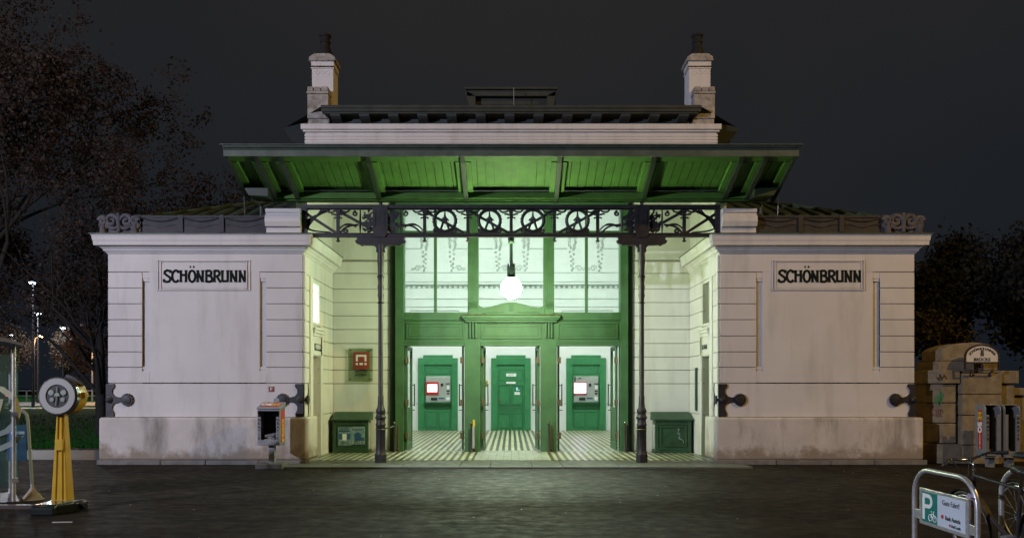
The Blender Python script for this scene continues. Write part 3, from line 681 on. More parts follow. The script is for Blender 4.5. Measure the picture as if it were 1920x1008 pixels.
# frame strips of the coffers
w = MB()
def slope_bar(x0, x1, y0, y1, d0, d1, top=0.0):
    zt0, zt1 = czy(y0)-top, czy(y1)-top
    w.add([(x0, y0, zt0-d0), (x1, y0, zt0-d0), (x1, y1, zt1-d1), (x0, y1, zt1-d1), (x0, y0, zt0), (x1, y0, zt0), (x1, y1, zt1), (x0, y1, zt1)],
          [(0, 3, 2, 1), (4, 5, 6, 7), (0, 1, 5, 4), (1, 2, 6, 5), (2, 3, 7, 6), (3, 0, 4, 7)])
RX = [-4.86, -4.40, -2.73, -0.93, 0.93, 2.73, 4.40, 4.86]
slope_bar(-5.44, 5.44, 14.605, 14.80, .06, .06, .002)
for x_ in RX:
    for d in (-1, 1): slope_bar(min(x_+d*.046, x_+d*.15), max(x_+d*.046, x_+d*.15), 14.80, 15.78, .075, .075, .002)
for d in (-1, 1): slope_bar(min(d*5.28, d*5.40), max(d*5.28, d*5.40), 14.80, 15.78, .075, .075, .002)
w.build('coffer_frame', 'board', can, bevel=0.004)
for x_ in RX+[-5.42, 5.42]:
    w = MB(); hw = 0.045 if abs(x_) < 5.3 else 0.035
    if abs(x_) < 5.3:
        w.prism([(14.61, czy(14.61)-.09), (14.75, czy(14.75)-.135), (15.9, czy(15.9)-.19), (16.02, czy(16.02)-.16), (16.02, czy(16.02)-.01), (14.61, czy(14.61)-.003)], x_-hw, x_+hw, 'x')
        pass
    else:
        w.prism([(14.61, czy(14.61)-.09), (15.9, czy(15.9)-.19), (16.0, czy(16.0)-.12), (16.0, czy(16.0)-.01), (14.61, czy(14.61)-.003)], x_-hw, x_+hw, 'x')
    w.build('canopy_rib', 'ribgreen', can, bevel=0.003)
w = MB()
w.box(-5.3, 5.3, 15.80, 15.90, 5.475, 5.60); w.box(-5.0, 5.0, 15.86, 16.02, 5.44, 5.474)
w.build('purlin', 'board', can, bevel=0.01)
w = MB(); w.box(-5.3, 5.3, 15.72, 15.90, 5.615, czy(15.9)-.004); w.build('painted_gap_shade', 'darkwood', can)  # dark strip painting the shade between purlin and boards
w = MB()
for s in (-1, 1): w = MB(); w.prism([(s*4.9, 5.44), (s*5.3, 5.46), (s*5.40, 5.62), (s*4.9, 5.62)], 15.5, 15.98); w.build('canopy_end', 'ribgreen', can, bevel=0.01)

# ------------------------------------------------------------------ lattice girder of wrought iron
YT = 15.98
zt, zb_ = 5.345, 4.745
w = MB()
w.box(-4.34, 4.34, YT-.06, YT+.06, 5.30, 5.375); w.box(-4.34, 4.34, YT-.045, YT+.045, 4.71, 4.785)
w.box(-4.34, 4.34, YT-.012, YT+.012, 5.28, 5.30); w.box(-4.34, 4.34, YT-.065, YT-.045, 4.775, 4.79)
posts = [0.0, 0.90, 1.80, 3.60]
for p in posts:
    for s in ((-1, 1) if p else (1,)):
        x_ = s*p
        w.box(x_-.033, x_+.033, YT-.03, YT+.03, 4.785, 5.28)
        w.lathe([(0.028, 4.70), (0.022, 4.66), (0.045, 4.635), (0.045, 4.625), (0.015, 4.61)], (x_, YT, 0), 10)
        w.box(x_-.04, x_+.04, YT-.04, YT+.04, 4.785, 4.83); w.box(x_-.045, x_+.045, YT-.04, YT+.04, 5.22, 5.28)
        for d in (-1, 1):
            w.tube(bez((x_, YT-.02, 5.19), (x_+d*.06, YT-.02, 5.14), (x_+d*.10, YT-.02, 5.22), (x_+d*.14, YT-.02, 5.18), 8), 0.020, 5)
            w.tube(bez((x_, YT-.02, 5.12), (x_+d*.03, YT-.02, 5.10), (x_+d*.075, YT-.02, 5.14), (x_+d*.075, YT-.02, 5.09), 6), 0.017, 5)
            w.tube(bez((x_+d*.05, YT-.02, 5.27), (x_+d*.14, YT-.02, 5.20), (x_+d*.22, YT-.02, 5.22), (x_+d*.24, YT-.02, 5.28), 8), 0.020, 5)
w.box(-4.36, -4.24, YT-.05, YT+.05, 4.785, 5.30); w.box(4.24, 4.36, YT-.05, YT+.05, 4.785, 5.30)
gir = w.build('lattice_girder', 'iron', ST)
# wreaths with compasses
for s in (-1, 1):
    for c_ in (0.45, 1.38):
        w = MB(); cx = s*c_; cz = 5.055
        w.tube([(cx+.225*cos(t*pi/12), YT, cz+.225*sin(t*pi/12)) for t in range(24)], 0.036, 6, closed=True)
        for t in range(22):
            a = t*2*pi/22; w.prism([(cx+.20*cos(a), cz+.20*sin(a)), (cx+.27*cos(a+.16), cz+.27*sin(a+.16)), (cx+.24*cos(a-.12), cz+.24*sin(a-.12))], YT-.025, YT+.025)
        w.tube([(cx, YT, cz+.20), (cx, YT, cz+.06)], [0.012, 0.03], 6)
        w.tube([(cx, YT, cz+.07), (cx-.09, YT, cz-.19)], [0.03, 0.024], 6); w.tube([(cx, YT, cz+.07), (cx+.09, YT, cz-.19)], [0.03, 0.024], 6)
        w.tube([(cx+s*-.08, YT, cz+.0), (cx, YT, cz+.09), (cx+s*.08, YT, cz)], 0.02, 6)
        d = s      # diagonal bar: falls towards the centre line
        w.ribbon([(cx+d*.43, 5.26), (cx-d*.40, 4.80)], 0.055, YT-.015, YT+.015)
        w.box(cx-.22, cx+.22, YT-.02, YT+.02, 4.785, 4.82)
        for e_ in (-1, 1):
            w.tube(spiral(cx+e_*.19, 4.845, YT, .01, .05, 1.2, 0, 14, e_), 0.020, 5)
            w.tube(bez((cx+e_*.14, YT, 4.83), (cx+e_*.08, YT, 4.90), (cx+e_*.05, YT, 4.86), (cx, YT, 4.83), 6), 0.02, 5)
        w.build('wreath', 'iron', gir)
    # bays beside the column: leaves, scrolls and bars
    w = MB(); cx = s*2.72
    for d in (-1, 1):
        w.ribbon([(cx+d*.88, 5.26), (cx+d*.12, 4.84)] if (d*s > 0) else [(cx+d*.10, 5.02), (cx+d*.52, 4.95)], 0.058, YT-.015, YT+.015)
        w.tube(bez((cx+d*.88, YT, 4.86), (cx+d*.75, YT, 5.02), (cx+d*.62, YT, 5.0), (cx+d*.50, YT, 4.93), 10), [0.016]*4+[0.024]*7, 6)
        w.tube(bez((cx+d*.84, YT, 4.80), (cx+d*.72, YT, 4.94), (cx+d*.66, YT, 4.96), (cx+d*.46, YT, 4.97), 10), 0.022, 6)
        w.tube([(cx+d*.42, YT, 5.28), (cx+d*.42, YT, 4.95), (cx+d*.42, YT, 4.80)], [0.014, 0.028, 0.01], 6)
        w.tube(spiral(cx+d*.52, 5.20, YT, .015, .055, 1.2, 0.5, 14, d), 0.020, 5)
        rr = random.Random(int(cx*100)+d)
        for k in range(64):
            a = rr.uniform(0, 2*pi); r_ = rr.uniform(0.0, .13); px, pz = cx+d*(.24+rr.uniform(-.06, .08)), 5.06+rr.uniform(-.20, .16)
            q = rr.uniform(.06, .11)
            w.prism([(px, pz), (px+q*cos(a), pz+q*sin(a)), (px+q*.9*cos(a+.7), pz+q*.9*sin(a+.7))], YT-.02-rr.uniform(0, .02), YT+.02)
        w.tube(spiral(cx+d*.22, 4.86, YT, .01, .06, 1.3, 1, 14, d), 0.023, 5)
    # outer bay: long bar and fan of curved rods
    w.ribbon([(s*4.26, 5.20), (s*3.64, 4.80)], 0.058, YT-.015, YT+.015)
    w.tube([(s*3.60, YT, 4.81), (s*3.60, YT, 5.28)], 0.02, 6)
    for k in range(4):
        w.tube(bez((s*4.25, YT, 4.86+.06*k), (s*(4.20-.02*k), YT, 5.02+.05*k), (s*(4.08-.05*k), YT, 5.10+.03*k), (s*(3.95-.06*k), YT, 5.28), 8), 0.020, 5)
    w.tube(bez((s*4.24, YT, 4.9), (s*4.1, YT, 4.80), (s*3.85, YT, 4.84), (s*3.74, YT, 4.80), 8), 0.017, 5)
    w.tube(spiral(s*3.44, 4.85, YT, .01, .06, 1.2, 0, 14, s), 0.023, 5)
    w.build('ironwork', 'iron', gir)
# ------------------------------------------------------------------ cast iron columns
for s in (-1, 1):
    cx = s*2.715; w = MB()
    w.prism([(cx+.125*cos(pi/8+t*pi/4), YT+.125*sin(pi/8+t*pi/4)) for t in range(8)], 0.035, 0.20, 'z')
    w.lathe([(0.12, 0.20), (0.105, 0.24), (0.10, 0.30), (0.095, 0.42), (0.09, 0.78), (0.105, 0.80), (0.105, 0.83), (0.092, 0.85), (0.092, 0.93), (0.115, 0.95), (0.115, 0.98), (0.095, 1.0), (0.088, 1.05), (0.10, 1.08), (0.10, 1.12), (0.07, 1.18),
             (0.062, 1.25), (0.060, 1.40), (0.052, 1.42), (0.050, 3.33), (0.075, 3.35), (0.05, 3.37), (0.055, 3.45), (0.068, 3.50), (0.055, 3.56), (0.06, 3.62), (0.068, 3.68), (0.055, 3.75), (0.062, 3.86), (0.078, 3.90), (0.06, 3.92), (0.064, 4.10), (0.075, 4.22), (0.068, 4.38), (0.078, 4.55)], (cx, YT, 0), 14)
    w.prism([(cx-.09, 4.40), (cx-.085, 4.48), (cx-.14, 4.54), (cx-.35, 4.545), (cx-.40, 4.53), (cx-.44, 4.56), (cx-.50, 4.58), (cx-.53, 4.63), (cx-.48, 4.66), (cx-.50, 4.705), (cx+.50, 4.705), (cx+.48, 4.66), (cx+.53, 4.63), (cx+.50, 4.58), (cx+.44, 4.56), (cx+.40, 4.53), (cx+.35, 4.545), (cx+.14, 4.54), (cx+.085, 4.48), (cx+.09, 4.40)], YT-.05, YT+.05)
    w.box(cx-.155, cx+.155, YT-.085, YT+.085, 4.83, 5.34); w.prism([(cx-.10, 4.70), (cx+.10, 4.70), (cx+.155, 4.83), (cx-.155, 4.83)], YT-.08, YT+.08)
    w.box(cx+.09, cx+.10, YT-.095, YT-.085, 4.9, 5.25); w.box(cx-.10, cx-.09, YT-.095, YT-.085, 4.9, 5.25)
    w.tube([(cx, YT, 5.34), (cx, YT, 5.50)], 0.035, 8)
    for t in range(24):
        a = 2*pi*t/12
        if t < 12: w.box(cx+.092*cos(a)-.006, cx+.092*cos(a)+.006, YT+.092*sin(a)-.006, YT+.092*sin(a)+.006, .3, .78)
    cl = w.build('column', 'iron', ST, smooth=True)
    w = MB(); w.tube([(cx+.1*cos(t*pi/8), YT+.1*sin(t*pi/8), 0.72) for t in range(16)], 0.010, 5, closed=True); w.build('column_collar', 'brass', cl)

# ------------------------------------------------------------------ glazed portal
YP = 18.60
def px(u): return X(u, YP)
def pz(v): return Z(v, YP)
w = MB(); zt_ = pz(378)
for u0, u1, y0 in ((741, 757, YP), (1163, 1178, YP)): w.box(px(u0), px(u1), y0, YP+.30, 0.03, zt_)
w2 = MB(); w2.box(-2.96, px(741)-.002, YP+.10, YP+.26, .03, zt_); w2.build('jamb_shade_strip', 'ribgreen', ST)  # dark strip closes the jamb gap and stands in for its shade
w2 = MB(); w2.box(px(1178)+.002, 2.96, YP+.10, YP+.26, .03, zt_); w2.build('jamb_shade_strip', 'ribgreen', ST)
for u0, u1 in ((871, 901), (1014, 1044)):
    w.box(px(u0), px(u1), YP-.02, YP+.28, 0.03, pz(641))
for u0, u1 in ((877, 897), (1019, 1039)):
    w.box(px(u0), px(u1), YP-.005, YP+.2, pz(592), zt_)
    c_ = (px(u0)+px(u1))/2; 
    for k in (-2, -1, 0, 1, 2): w.box(c_+k*.045-.012, c_+k*.045+.012, YP-.022, YP+.0, pz(592)+.25, zt_-.3)
    for k in (-1, 0, 1): w.box(c_+k*.07-.02, c_+k*.07+.02, YP-.045, YP-.02, pz(633), pz(604))
w.box(px(757), px(1163), YP+.01, YP+.2, pz(390), zt_)                # head
w.box(px(757), px(1163), YP+.02, YP+.16, pz(440), pz(432))           # transom
w.box(px(757), px(1163), YP+.02, YP+.2, pz(601), pz(585)); w.box(px(757), px(1163), YP-.012, YP+.2, pz(600), pz(596))
w.box(px(757), px(1163), YP+.04, YP+.2, pz(640), pz(601))            # frieze board
w.box(px(757), px(1163), YP+.0, YP+.2, pz(648), pz(640)); w.box(px(757), px(1163), YP-.014, YP+.02, pz(642), pz(639))
for u in (816, 1100): w.box(px(u)-.035, px(u)+.035, YP+.02, YP+.12, pz(586), pz(390))
po = w.build('portal', 'green', ST, bevel=0.006)
w = MB()
for u0, u1 in ((762, 868), (902, 1014), (1048, 1158)):
    a, b, c_, d_ = px(u0), px(u1), pz(634), pz(606)
    for k, (ins, pr) in enumerate(((0.0, .025), (.07, .012))):
        w.ribbon([(a+ins, c_+ins), (b-ins, c_+ins), (b-ins, d_-ins), (a+ins, d_-ins)], .028, YP+.04-pr, YP+.045, closed=True)
w.build('frieze_moulding', 'green', po, bevel=0.004)
# central pediment
w = MB(); P = []
for i in range(25):
    t = -1+i/12; u = 958.5+62*t; v = 566.5+11*(1-cos(pi*min(1, abs(t)*1.08)))/2*1.0 + (0 if abs(t) < .85 else -6*((abs(t)-.85)/.15))
    P.append((px(u), pz(v)))
P = P+[(px(1020), pz(590)), (px(897), pz(590))]
w.prism(P[::-1], YP-.03, YP+.1)
w.ribbon([(p[0], p[1]-.03) for p in P[2:23]], .03, YP-.05, YP-.03)
w.box(px(867), px(1050), YP-.16, YP+.03, pz(597), pz(592.5)); w.box(px(870), px(1047), YP-.12, YP+.03, pz(600), pz(597)); w.box(px(873), px(1044), YP-.07, YP+.03, pz(604), pz(600))
for k in range(5): w.box(-.05+k*.025, -.037+k*.025, YP-.06, YP-.03, pz(583), pz(571))
for s in (-1, 1): w.tube([(s*(.15+.05*k), YP-.04, pz(586)+.02*sin(k*1.7)) for k in range(12)], .012, 5)
w.build('pediment', 'green', po, bevel=0.004)
for s in (-1, 1):
    w = MB(); c_ = s*.93
    for k in range(3): w.tube([(c_-.10, YP-.03, pz(568)-.06*k), (c_+.10, YP-.03, pz(568)-.06*k)], .022, 8)
    w.box(c_-.09, c_+.09, YP-.035, YP, pz(592), pz(576)); w.build('scroll_capital', 'green', po, bevel=0.004)
    w = MB(); rr = random.Random(s+9)
    for k in range(26): x_ = s*rr.uniform(.55, 1.15); w.sphere((x_, YP-.10+rr.uniform(-.03, .03), pz(591)), rr.uniform(.012, .03), 6, 4)
    w.build('leaf_litter', 'brass', po)
# panes
for u0, u1 in ((757, 813.5), (818.5, 877), (897, 1019), (1039, 1097.5), (1102.5, 1163)):
    for v0, v1 in ((585, 440), (432, 390)):
        w = MB(); w.box(px(u0), px(u1), YP+.09, YP+.098, pz(v0), pz(v1)); w.build('window_pane', 'glass', po)
# open door leaves
def leaf(xh, sgn, ang):
    mt = Matrix.Translation((xh, YP+.12, 0)) @ Matrix.Rotation(ang*sgn, 4, 'Z')
    L_ = .66
    w = MB(); w.m = mt                                       # leaf lies along local +x from the hinge
    d = sgn
    w.box(0, d*.09, 0, .05, .07, 2.60); w.box(d*(L_-.09), d*L_, 0, .05, .07, 2.60)
    for z0, z1 in ((.07, .25), (.98, 1.10), (2.50, 2.60)): w.box(d*.09, d*(L_-.09), 0.001, .049, z0, z1)
    w.box(d*.09, d*(L_-.09), .018, .032, .25, .98); w.box(d*.15, d*(L_-.15), .008, .042, .33, .90)
    o = w.build('door_leaf', 'green', ST, bevel=.004)
    w = MB(); w.m = mt; w.box(d*.09, d*(L_-.09), .021, .029, 1.10, 2.50); w.build('door_glass', 'glass', o)
    w = MB(); w.m = mt
    w.tube([(d*(L_-.05), -.06, 1.12), (d*(L_-.05), -.06, 1.68)], .014, 6); w.tube([(d*(L_-.05), -.06, 1.15), (d*(L_-.05), .0, 1.15)], .01, 5); w.tube([(d*(L_-.05), -.06, 1.65), (d*(L_-.05), .0, 1.65)], .01, 5)
    w.tube([(d*(L_-.05), .0, 1.02), (d*(L_-.05), -.06, 1.02), (d*(L_-.13), -.07, 1.02)], .011, 6)
    w.build('door_handle', 'iron', o)
    for z in (.42, 1.22, 2.25):
        w = MB(); w.box(xh-.035, xh+.035, YP-.01, YP+.14, z-.075, z+.075); w.tube([(xh-sgn*.01, YP-.012, z-.08), (xh-sgn*.01, YP-.012, z+.08)], .016, 6); w.build('door_hinge', 'brass', o, bevel=.004)
for u0, u1 in ((760, 868), (903, 1011), (1047, 1158)):
    leaf(px(u0)+.03, 1, radians(86)); leaf(px(u1)-.03, -1, radians(86))

# ------------------------------------------------------------------ ticket hall behind the portal
YR = 27.7
w = MB(); w.box(-4.45, 4.45, YR, YR+.2, 0, 8.0)
for s in (-1, 1): w.box(s*4.40, s*4.6, 18.95, YR, 0, 8.0)
w.box(-4.6, 4.6, 18.95, YR+.2, 7.95, 8.05); w.box(-4.4, 4.4, 18.94, 19.0, 6.2, 7.95)
w.build('hall_interior', 'hallwhite', ST)
w = MB()
def rx(u): return X(u, YR)
def rz_(v): return Z(v, YR)
def hline(u0, u1, v, t=.012, pr=.03): w.box(rx(u0), rx(u1), YR-pr, YR, rz_(v)-t, rz_(v)+t)
for v in (511, 528, 560, 575): hline(745, 1172, v, .008, .02)
hline(745, 1172, 534, .022, .07)
for v in (466,): 
    for a, b in ((757, 790), (856, 925), (992, 1063), (1130, 1161)): hline(a, b, v, .008)
for k in range(44):
    u = 750+k*9.7; w.box(rx(u), rx(u+4.5), YR-.05, YR, rz_(540), rz_(535.5))
for uc in (796, 848, 934, 986, 1073, 1125):
    d = 1 if uc in (848, 934, 1073) else -1
    rr = random.Random(uc)
    for k in range(15):
        t = k/14; wd = (.17*(1-t)+.07)
        for q in ((-1, 1) if k < 5 else (1 if k % 2 else -1,)):
            cx = rx(uc)+q*wd*.55*rr.uniform(.5, 1); cz = rz_(447)-t*1.15
            w.tube(spiral(cx, cz, YR-.015, .012, .062*(1-t*.3), 1.1, rr.uniform(0, 6), 8, q), .010, 4)
    for e_ in ((-1,) if d < 0 else (1,)):
        w.tube(spiral(rx(uc)+e_*.24, rz_(503), YR-.015, .02, .12, 1.4, .5, 18, e_), .011, 4)
        w.tube(spiral(rx(uc)+e_*.40, rz_(505), YR-.015, .01, .07, 1.2, 2.5, 14, -e_), .010, 4)
for a, b in ((770, 860), (905, 1012), (1055, 1148)):
    w.ribbon([(rx(a), rz_(640)), (rx(a), rz_(582)), (rx(b), rz_(582)), (rx(b), rz_(640))], .02, YR-.02, YR)
hline(745, 1172, 756, .006, .012)
w.build('stucco_relief', 'relief', ST)
for cu, kind in ((821.5, 'm'), (958, 'd'), (1098.5, 'm')):
    x0, x1 = rx(cu-37), rx(cu+37); w = MB(); zt2 = rz_(671); 
    w.box(x0, x0+.22, YR-.09, YR, .04, zt2); w.box(x1-.22, x1, YR-.09, YR, .04, zt2); w.box(x0, x1, YR-.088, YR, zt2-.24, zt2); w.box(x0+.18, x1-.18, YR-.086, YR, zt2, zt2+.11)
    fr = w.build('inner_door_frame', 'doorgreen', ST, bevel=.008)
    ix0, ix1 = x0+.22, x1-.22; v = MB(); v.box(ix0, ix1, YR-.03, YR, .04, zt2-.24); v.build('inner_door', 'doorgreen', fr); w = MB()
    if kind == 'm':
        for a, b in ((ix0+.07, (ix0+ix1)/2-.04), ((ix0+ix1)/2+.04, ix1-.07)): w.ribbon([(a, .15), (b, .15), (b, .70), (a, .70)], .03, YR-.045, YR-.03, closed=True)
        w.ribbon([(ix0+.07, .80), (ix1-.07, .80), (ix1-.07, .92), (ix0+.07, .92)], .02, YR-.042, YR-.03, closed=True)
        w.ribbon([(ix0+.07, 2.08), (ix1-.07, 2.08), (ix1-.07, 2.30), (ix0+.07, 2.30)], .02, YR-.042, YR-.03, closed=True)
        w.box(ix0-.02, ix1+.02, YR-.2, YR-.03, 1.02, 1.05); w.box(ix0, ix0+.015, YR-.04, YR-.03, .05, 2.4)
    else:
        m_ = (ix0+ix1)/2
        for a, b in ((ix0+.07, m_-.04), (m_+.04, ix1-.07)):
            for c_, d_ in ((.14, .66), (.98, 1.66)): w.ribbon([(a, c_), (b, c_), (b, d_), (a, d_)], .03, YR-.05, YR-.03, closed=True)
        for c_, d_ in ((.74, .80), (.86, .92), (1.84, 2.22)): w.ribbon([(ix0+.08, c_), (ix1-.08, c_), (ix1-.08, d_), (ix0+.08, d_)], .02, YR-.045, YR-.03, closed=True)
    w.build('door_moulding', 'doorshade', fr, bevel=.004)
    if kind == 'd':
        w = MB(); w.box(ix0+.04, ix0+.09, YR-.045, YR-.03, 1.0, 1.28); w.tube([(ix0+.065, YR-.05, 1.12), (ix0+.065, YR-.09, 1.12), (ix0+.16, YR-.09, 1.12)], .012, 6); w.build('door_handle', 'brass', fr)
        w = MB(); w.box(m_-.17, m_+.19, YR-.052, YR-.03, 1.98, 2.09); w.box(m_-.17, m_+.17, YR-.052, YR-.03, 1.72, 1.79); w.box(m_+.13, m_+.33, YR-.052, YR-.03, 1.32, 1.42); w.build('door_plate', 'white', fr)
        text('PRIVAT', .06, 'textgrey', fr, face_y(m_+.01, YR-.055, 2.035)); 
        w = MB(); w.box(m_+.13, m_+.33, YR-.054, YR-.03, 1.44, 1.62); w.build('exit_plate', 'teal', fr)
        w = MB(); w.box(m_+.19, m_+.24, YR-.06, YR-.054, 1.47, 1.59); w.box(m_+.26, m_+.30, YR-.06, YR-.054, 1.47, 1.51); w.build('exit_mark', 'white', fr)
# ticket machines stand in the outer doorways
def machine(xc, lab, bright):
    t = thing('ticket_machine', (xc, YR-.12, 1.05), lab, 'ticket machine', 'ticket machines in the hall')
    w = MB(); w.box(xc-.45, xc+.42, YR-.16, YR-.035, 1.06, 1.98); w.build('housing', 'machine', t, bevel=.01)
    a = xc-.46 if not bright else xc-.47
    w = MB(); w.box(a, a+.47, YR-.20, YR-.16, 1.32, 1.79); w.build('screen_surround', 'red', t, bevel=.02)
    w = MB(); w.box(a+.06, a+.42, YR-.206, YR-.20, 1.42, 1.70) if not bright else w.box(a+.03, a+.44, YR-.206, YR-.20, 1.38, 1.74); w.build('screen', 'screen2' if bright else 'screen', t)
    if not bright:
        w = MB(); w.box(a+.18, a+.40, YR-.209, YR-.206, 1.45, 1.49); w.box(a+.10, a+.15, YR-.209, YR-.206, 1.45, 1.66); w.box(a+.2, a+.38, YR-.209, YR-.206, 1.60, 1.61); w.build('screen_print', 'paleblue', t)
    for q in [(.08, .17, 1.62, 1.73), (.27, .41, 1.70, 1.73), (.29, .40, 1.43, 1.48), (.30, .39, 1.34, 1.39), (-.27, -.04, 1.12, 1.22)]+([(-.44, -.39, 1.80, 1.97), (-.28, -.2, 1.9, 1.93)] if bright else []):
        w = MB(); w.box(xc+q[0], xc+q[1], YR-.175, YR-.16, q[2], q[3]); w.build('slot', 'black', t)
    w = MB(); w.box(xc+.30, xc+.39, YR-.18, YR-.16, 1.52, 1.64); w.build('keypad', 'white', t, bevel=.006); w = MB(); w.box(xc+.28, xc+.40, YR-.19, YR-.16, 1.12, 1.24); w.build('coin_tray', 'white', t, bevel=.006)
    w = MB(); w.box(xc+.0, xc+.22, YR-.168, YR-.16, 1.17, 1.22); w.build('label_strip', 'blueprint', t)
machine(rx(823), 'ticket machine with red framed screen in the doorway behind the left opening', False)
machine(rx(1099), 'ticket machine with glaring violet white screen in the doorway behind the right opening', True)
w = MB(); w.box(rx(909.5), rx(915), YR-.06, YR, rz_(722), rz_(713)); o = w.build('call_button', M['yprint'], None, bevel=.01)
tag(o, 'small yellow call box on white hall wall left of the middle green door', 'call box')
w = MB(); w.sphere((rx(912), YR-.065, rz_(717)), .02, 8, 5)
w.build('button', 'black', o)
# hall ceiling lamps
for k, x_ in enumerate((-2.4, 0.0, 2.4)):
    t = thing('ceiling_lamp', (x_, 22.6, 7.95), ('left', 'middle', 'right')[k]+' round white lamp fixed under the ticket hall ceiling', 'ceiling lamp', 'lamps under the hall ceiling')
    w = MB(); w.lathe([(.30, 7.95), (.30, 7.85), (.28, 7.83)], (x_, 22.6, 0), 20); w.build('lamp_base', 'hallwhite', t, smooth=True)
    w = MB(); w.lathe([(.26, 7.83), (.24, 7.76), (.12, 7.70), (.01, 7.69)], (x_, 22.6, 0), 20); w.build('lamp_glass', 'halllamp', t, smooth=True)

# ------------------------------------------------------------------ pendant lamp under the girder
YL = 16.10
t = thing('pendant_lamp', (0, YL, 4.75), 'glowing globe lamp hanging on a green rod under the middle of the iron girder', 'lamp')
w = MB(); w.tube([(0, YL, 4.1), (0, YL, 5.0)], .034, 8); w.tube([(0, YT, 4.745), (0, YL, 4.745)], .03, 6); w.sphere((0, YL, 4.70), .07, 10, 6); w.lathe([(.05, 4.60), (.075, 4.63), (.05, 4.66)], (0, YL, 0), 10); w.build('lamp_rod', 'green', t, smooth=True)
w = MB(); w.lathe([(.04, 4.18), (.085, 4.17), (.088, 3.94), (.075, 3.90)], (0, YL, 0), 18); w.build('lamp_socket', 'blackgloss', t, smooth=True)
w = MB(); w.lathe([(.07, 3.90), (.115, 3.89), (.115, 3.88), (.08, 3.875)], (0, YL, 0), 20); w.build('lamp_rim', 'brass', t, smooth=True)
w = MB(); w.sphere((0, YL, 3.66), .215, 28, 16); w.build('lamp_globe', 'globe', t, smooth='all')

# ------------------------------------------------------------------ signs on the walls
a, b, c_, d_ = X(652.5, 18.7), X(699, 18.7), Z(715, 18.7), Z(652.5, 18.7)
t = thing('wall_plaque', ((a+b)/2, 18.70, c_), 'glass plaque with red emblem square and two lines of text on the cream recess wall', 'plaque')
w = MB(); w.box(a, b, 18.690, 18.700, c_, d_); w.build('glass_plate', 'plexi', t)
w = MB(); qx0, qx1, qz0, qz1 = X(662.5, 18.7), X(692.5, 18.7), Z(691.5, 18.7), Z(659.5, 18.7)
w.box(qx0, qx1, 18.682, 18.689, qz0, qz1); w.build('emblem_square', 'sred', t)
w = MB(); m_ = (qx0+qx1)/2
w.ribbon([(m_-.105, qz0+.19), (m_-.105, qz1-.09), (m_+.105, qz1-.09), (m_+.105, qz0+.19)], .045, 18.676, 18.682)
for k in (-1, 0, 1): w.box(m_+k*.105-(.025 if k else .04), m_+k*.105+(.025 if k else .04), 18.676, 18.682, qz0+.10, qz0+.15)
w.build('emblem', 'plaster', t)

text('VERKEHRS', .058, 'letters', t, face_y(m_, 18.684, Z(696.5, 18.7)), spacing=1.15, bold=.002)
text('DENKMAL', .058, 'letters', t, face_y(m_, 18.684, Z(702.5, 18.7)), spacing=1.15, bold=.002)
for u, v in ((657, 653+3), (696, 656), (657, 710), (696, 710)):
    w = MB(); w.lathe([(.016, -.02), (.016, .03)], (X(u, 18.7), 18.69, Z(v, 18.7)), 8, 'y'); w.build('fixing', 'iron', t)
x_, z_ = X(509, YW), Z(729, YW)
t = thing('hydrant_sign', (x_, YW-.005, z_-.05), 'small square red plate with white letter F on the left wing', 'sign')
w = MB(); w.box(x_-.055, x_+.055, YW-.012, YW-.002, z_-.055, z_+.055); w.build('plate', 'sred', t)
text('F', .095, 'white', t, face_y(x_, YW-.014, z_), bold=.002)

# ------------------------------------------------------------------ green chests
def chest(x0, x1, s, lab):
    t = thing('grit_chest', ((x0+x1)/2, 18.3, .04), lab, 'chest', 'green wooden chests beside the entrance')
    yf, yb = 18.22, 18.68
    w = MB(); w.box(x0+.02, x1-.02, yf+.02, yb, .05, .80); w.box(x0, x1, yf, yb, .04, .10)
    for a, b in ((x0, x0+.08), (x1-.08, x1)): w.box(a, b, yf-.004, yf+.06, .06, .80)
    w.box(x0+.08, x1-.08, yf-.002, yf+.05, .10, .17); w.box(x0+.08, x1-.08, yf-.002, yf+.05, .70, .80)
    body = w.build('chest_body', 'chestgreen', t, bevel=.008)
    w = MB(); w.ribbon([(x0+.13, .20), (x1-.13, .20), (x1-.13, .66), (x0+.13, .66)], .04, yf-.005, yf+.03, closed=True); w.build('front_panel', 'chestgreen', t, bevel=.004)
    w = MB(); w.prism([(yf-.05, .80), (yb+.02, .80), (yb+.02, 1.0), (yb-.06, 1.0), (yf-.05, .84)], x0-.03, x1+.03, 'x'); w.build('lid', 'chestgreen', t, bevel=.01)
    return t, body, yf
t, body, yf = chest(X(624, 18.25), X(691, 18.25), -1, 'green grit chest with torn blue and white poster, left of the entrance')
x0, x1 = X(634, 18.2), X(684, 18.2)
w = MB(); w.box(x0, (x0+x1)/2-.003, yf-.010, yf+.022, .22, .65); w.box((x0+x1)/2+.003, x1, yf-.009, yf+.022, .24, .66)
pos = w.build('poster', 'posterblue', t)
w = MB(); w.box(x0+.01, x0+.29, yf-.013, yf-.010, .36, .50); w.box(x0+.02, x0+.27, yf-.013, yf-.010, .535, .575); w.prism([(x1-.17+.09*cos(k*pi/8), .44+.09*sin(k*pi/8)) for k in range(16)], yf-.012, yf-.009); w.box(x1-.24, x1-.02, yf-.0125, yf-.009, .33, .41); w.build('printed_picture', 'blueprint', pos)
w = MB(); w.box(x0+.10, x0+.20, yf-.015, yf-.013, .34, .49); w.build('printed_shape', 'white', pos)
text('METRO', .075, 'textgrey', pos, face_y(x0+.15, yf-.0145, .61)); text('KOMMT', .075, 'textgrey', pos, face_y(x1-.16, yf-.0125, .59)); text('2014', .09, 'brass', pos, face_y(x0+.15, yf-.0145, .275)); text('2013', .11, 'brass', pos, face_y(x1-.16, yf-.0125, .29))
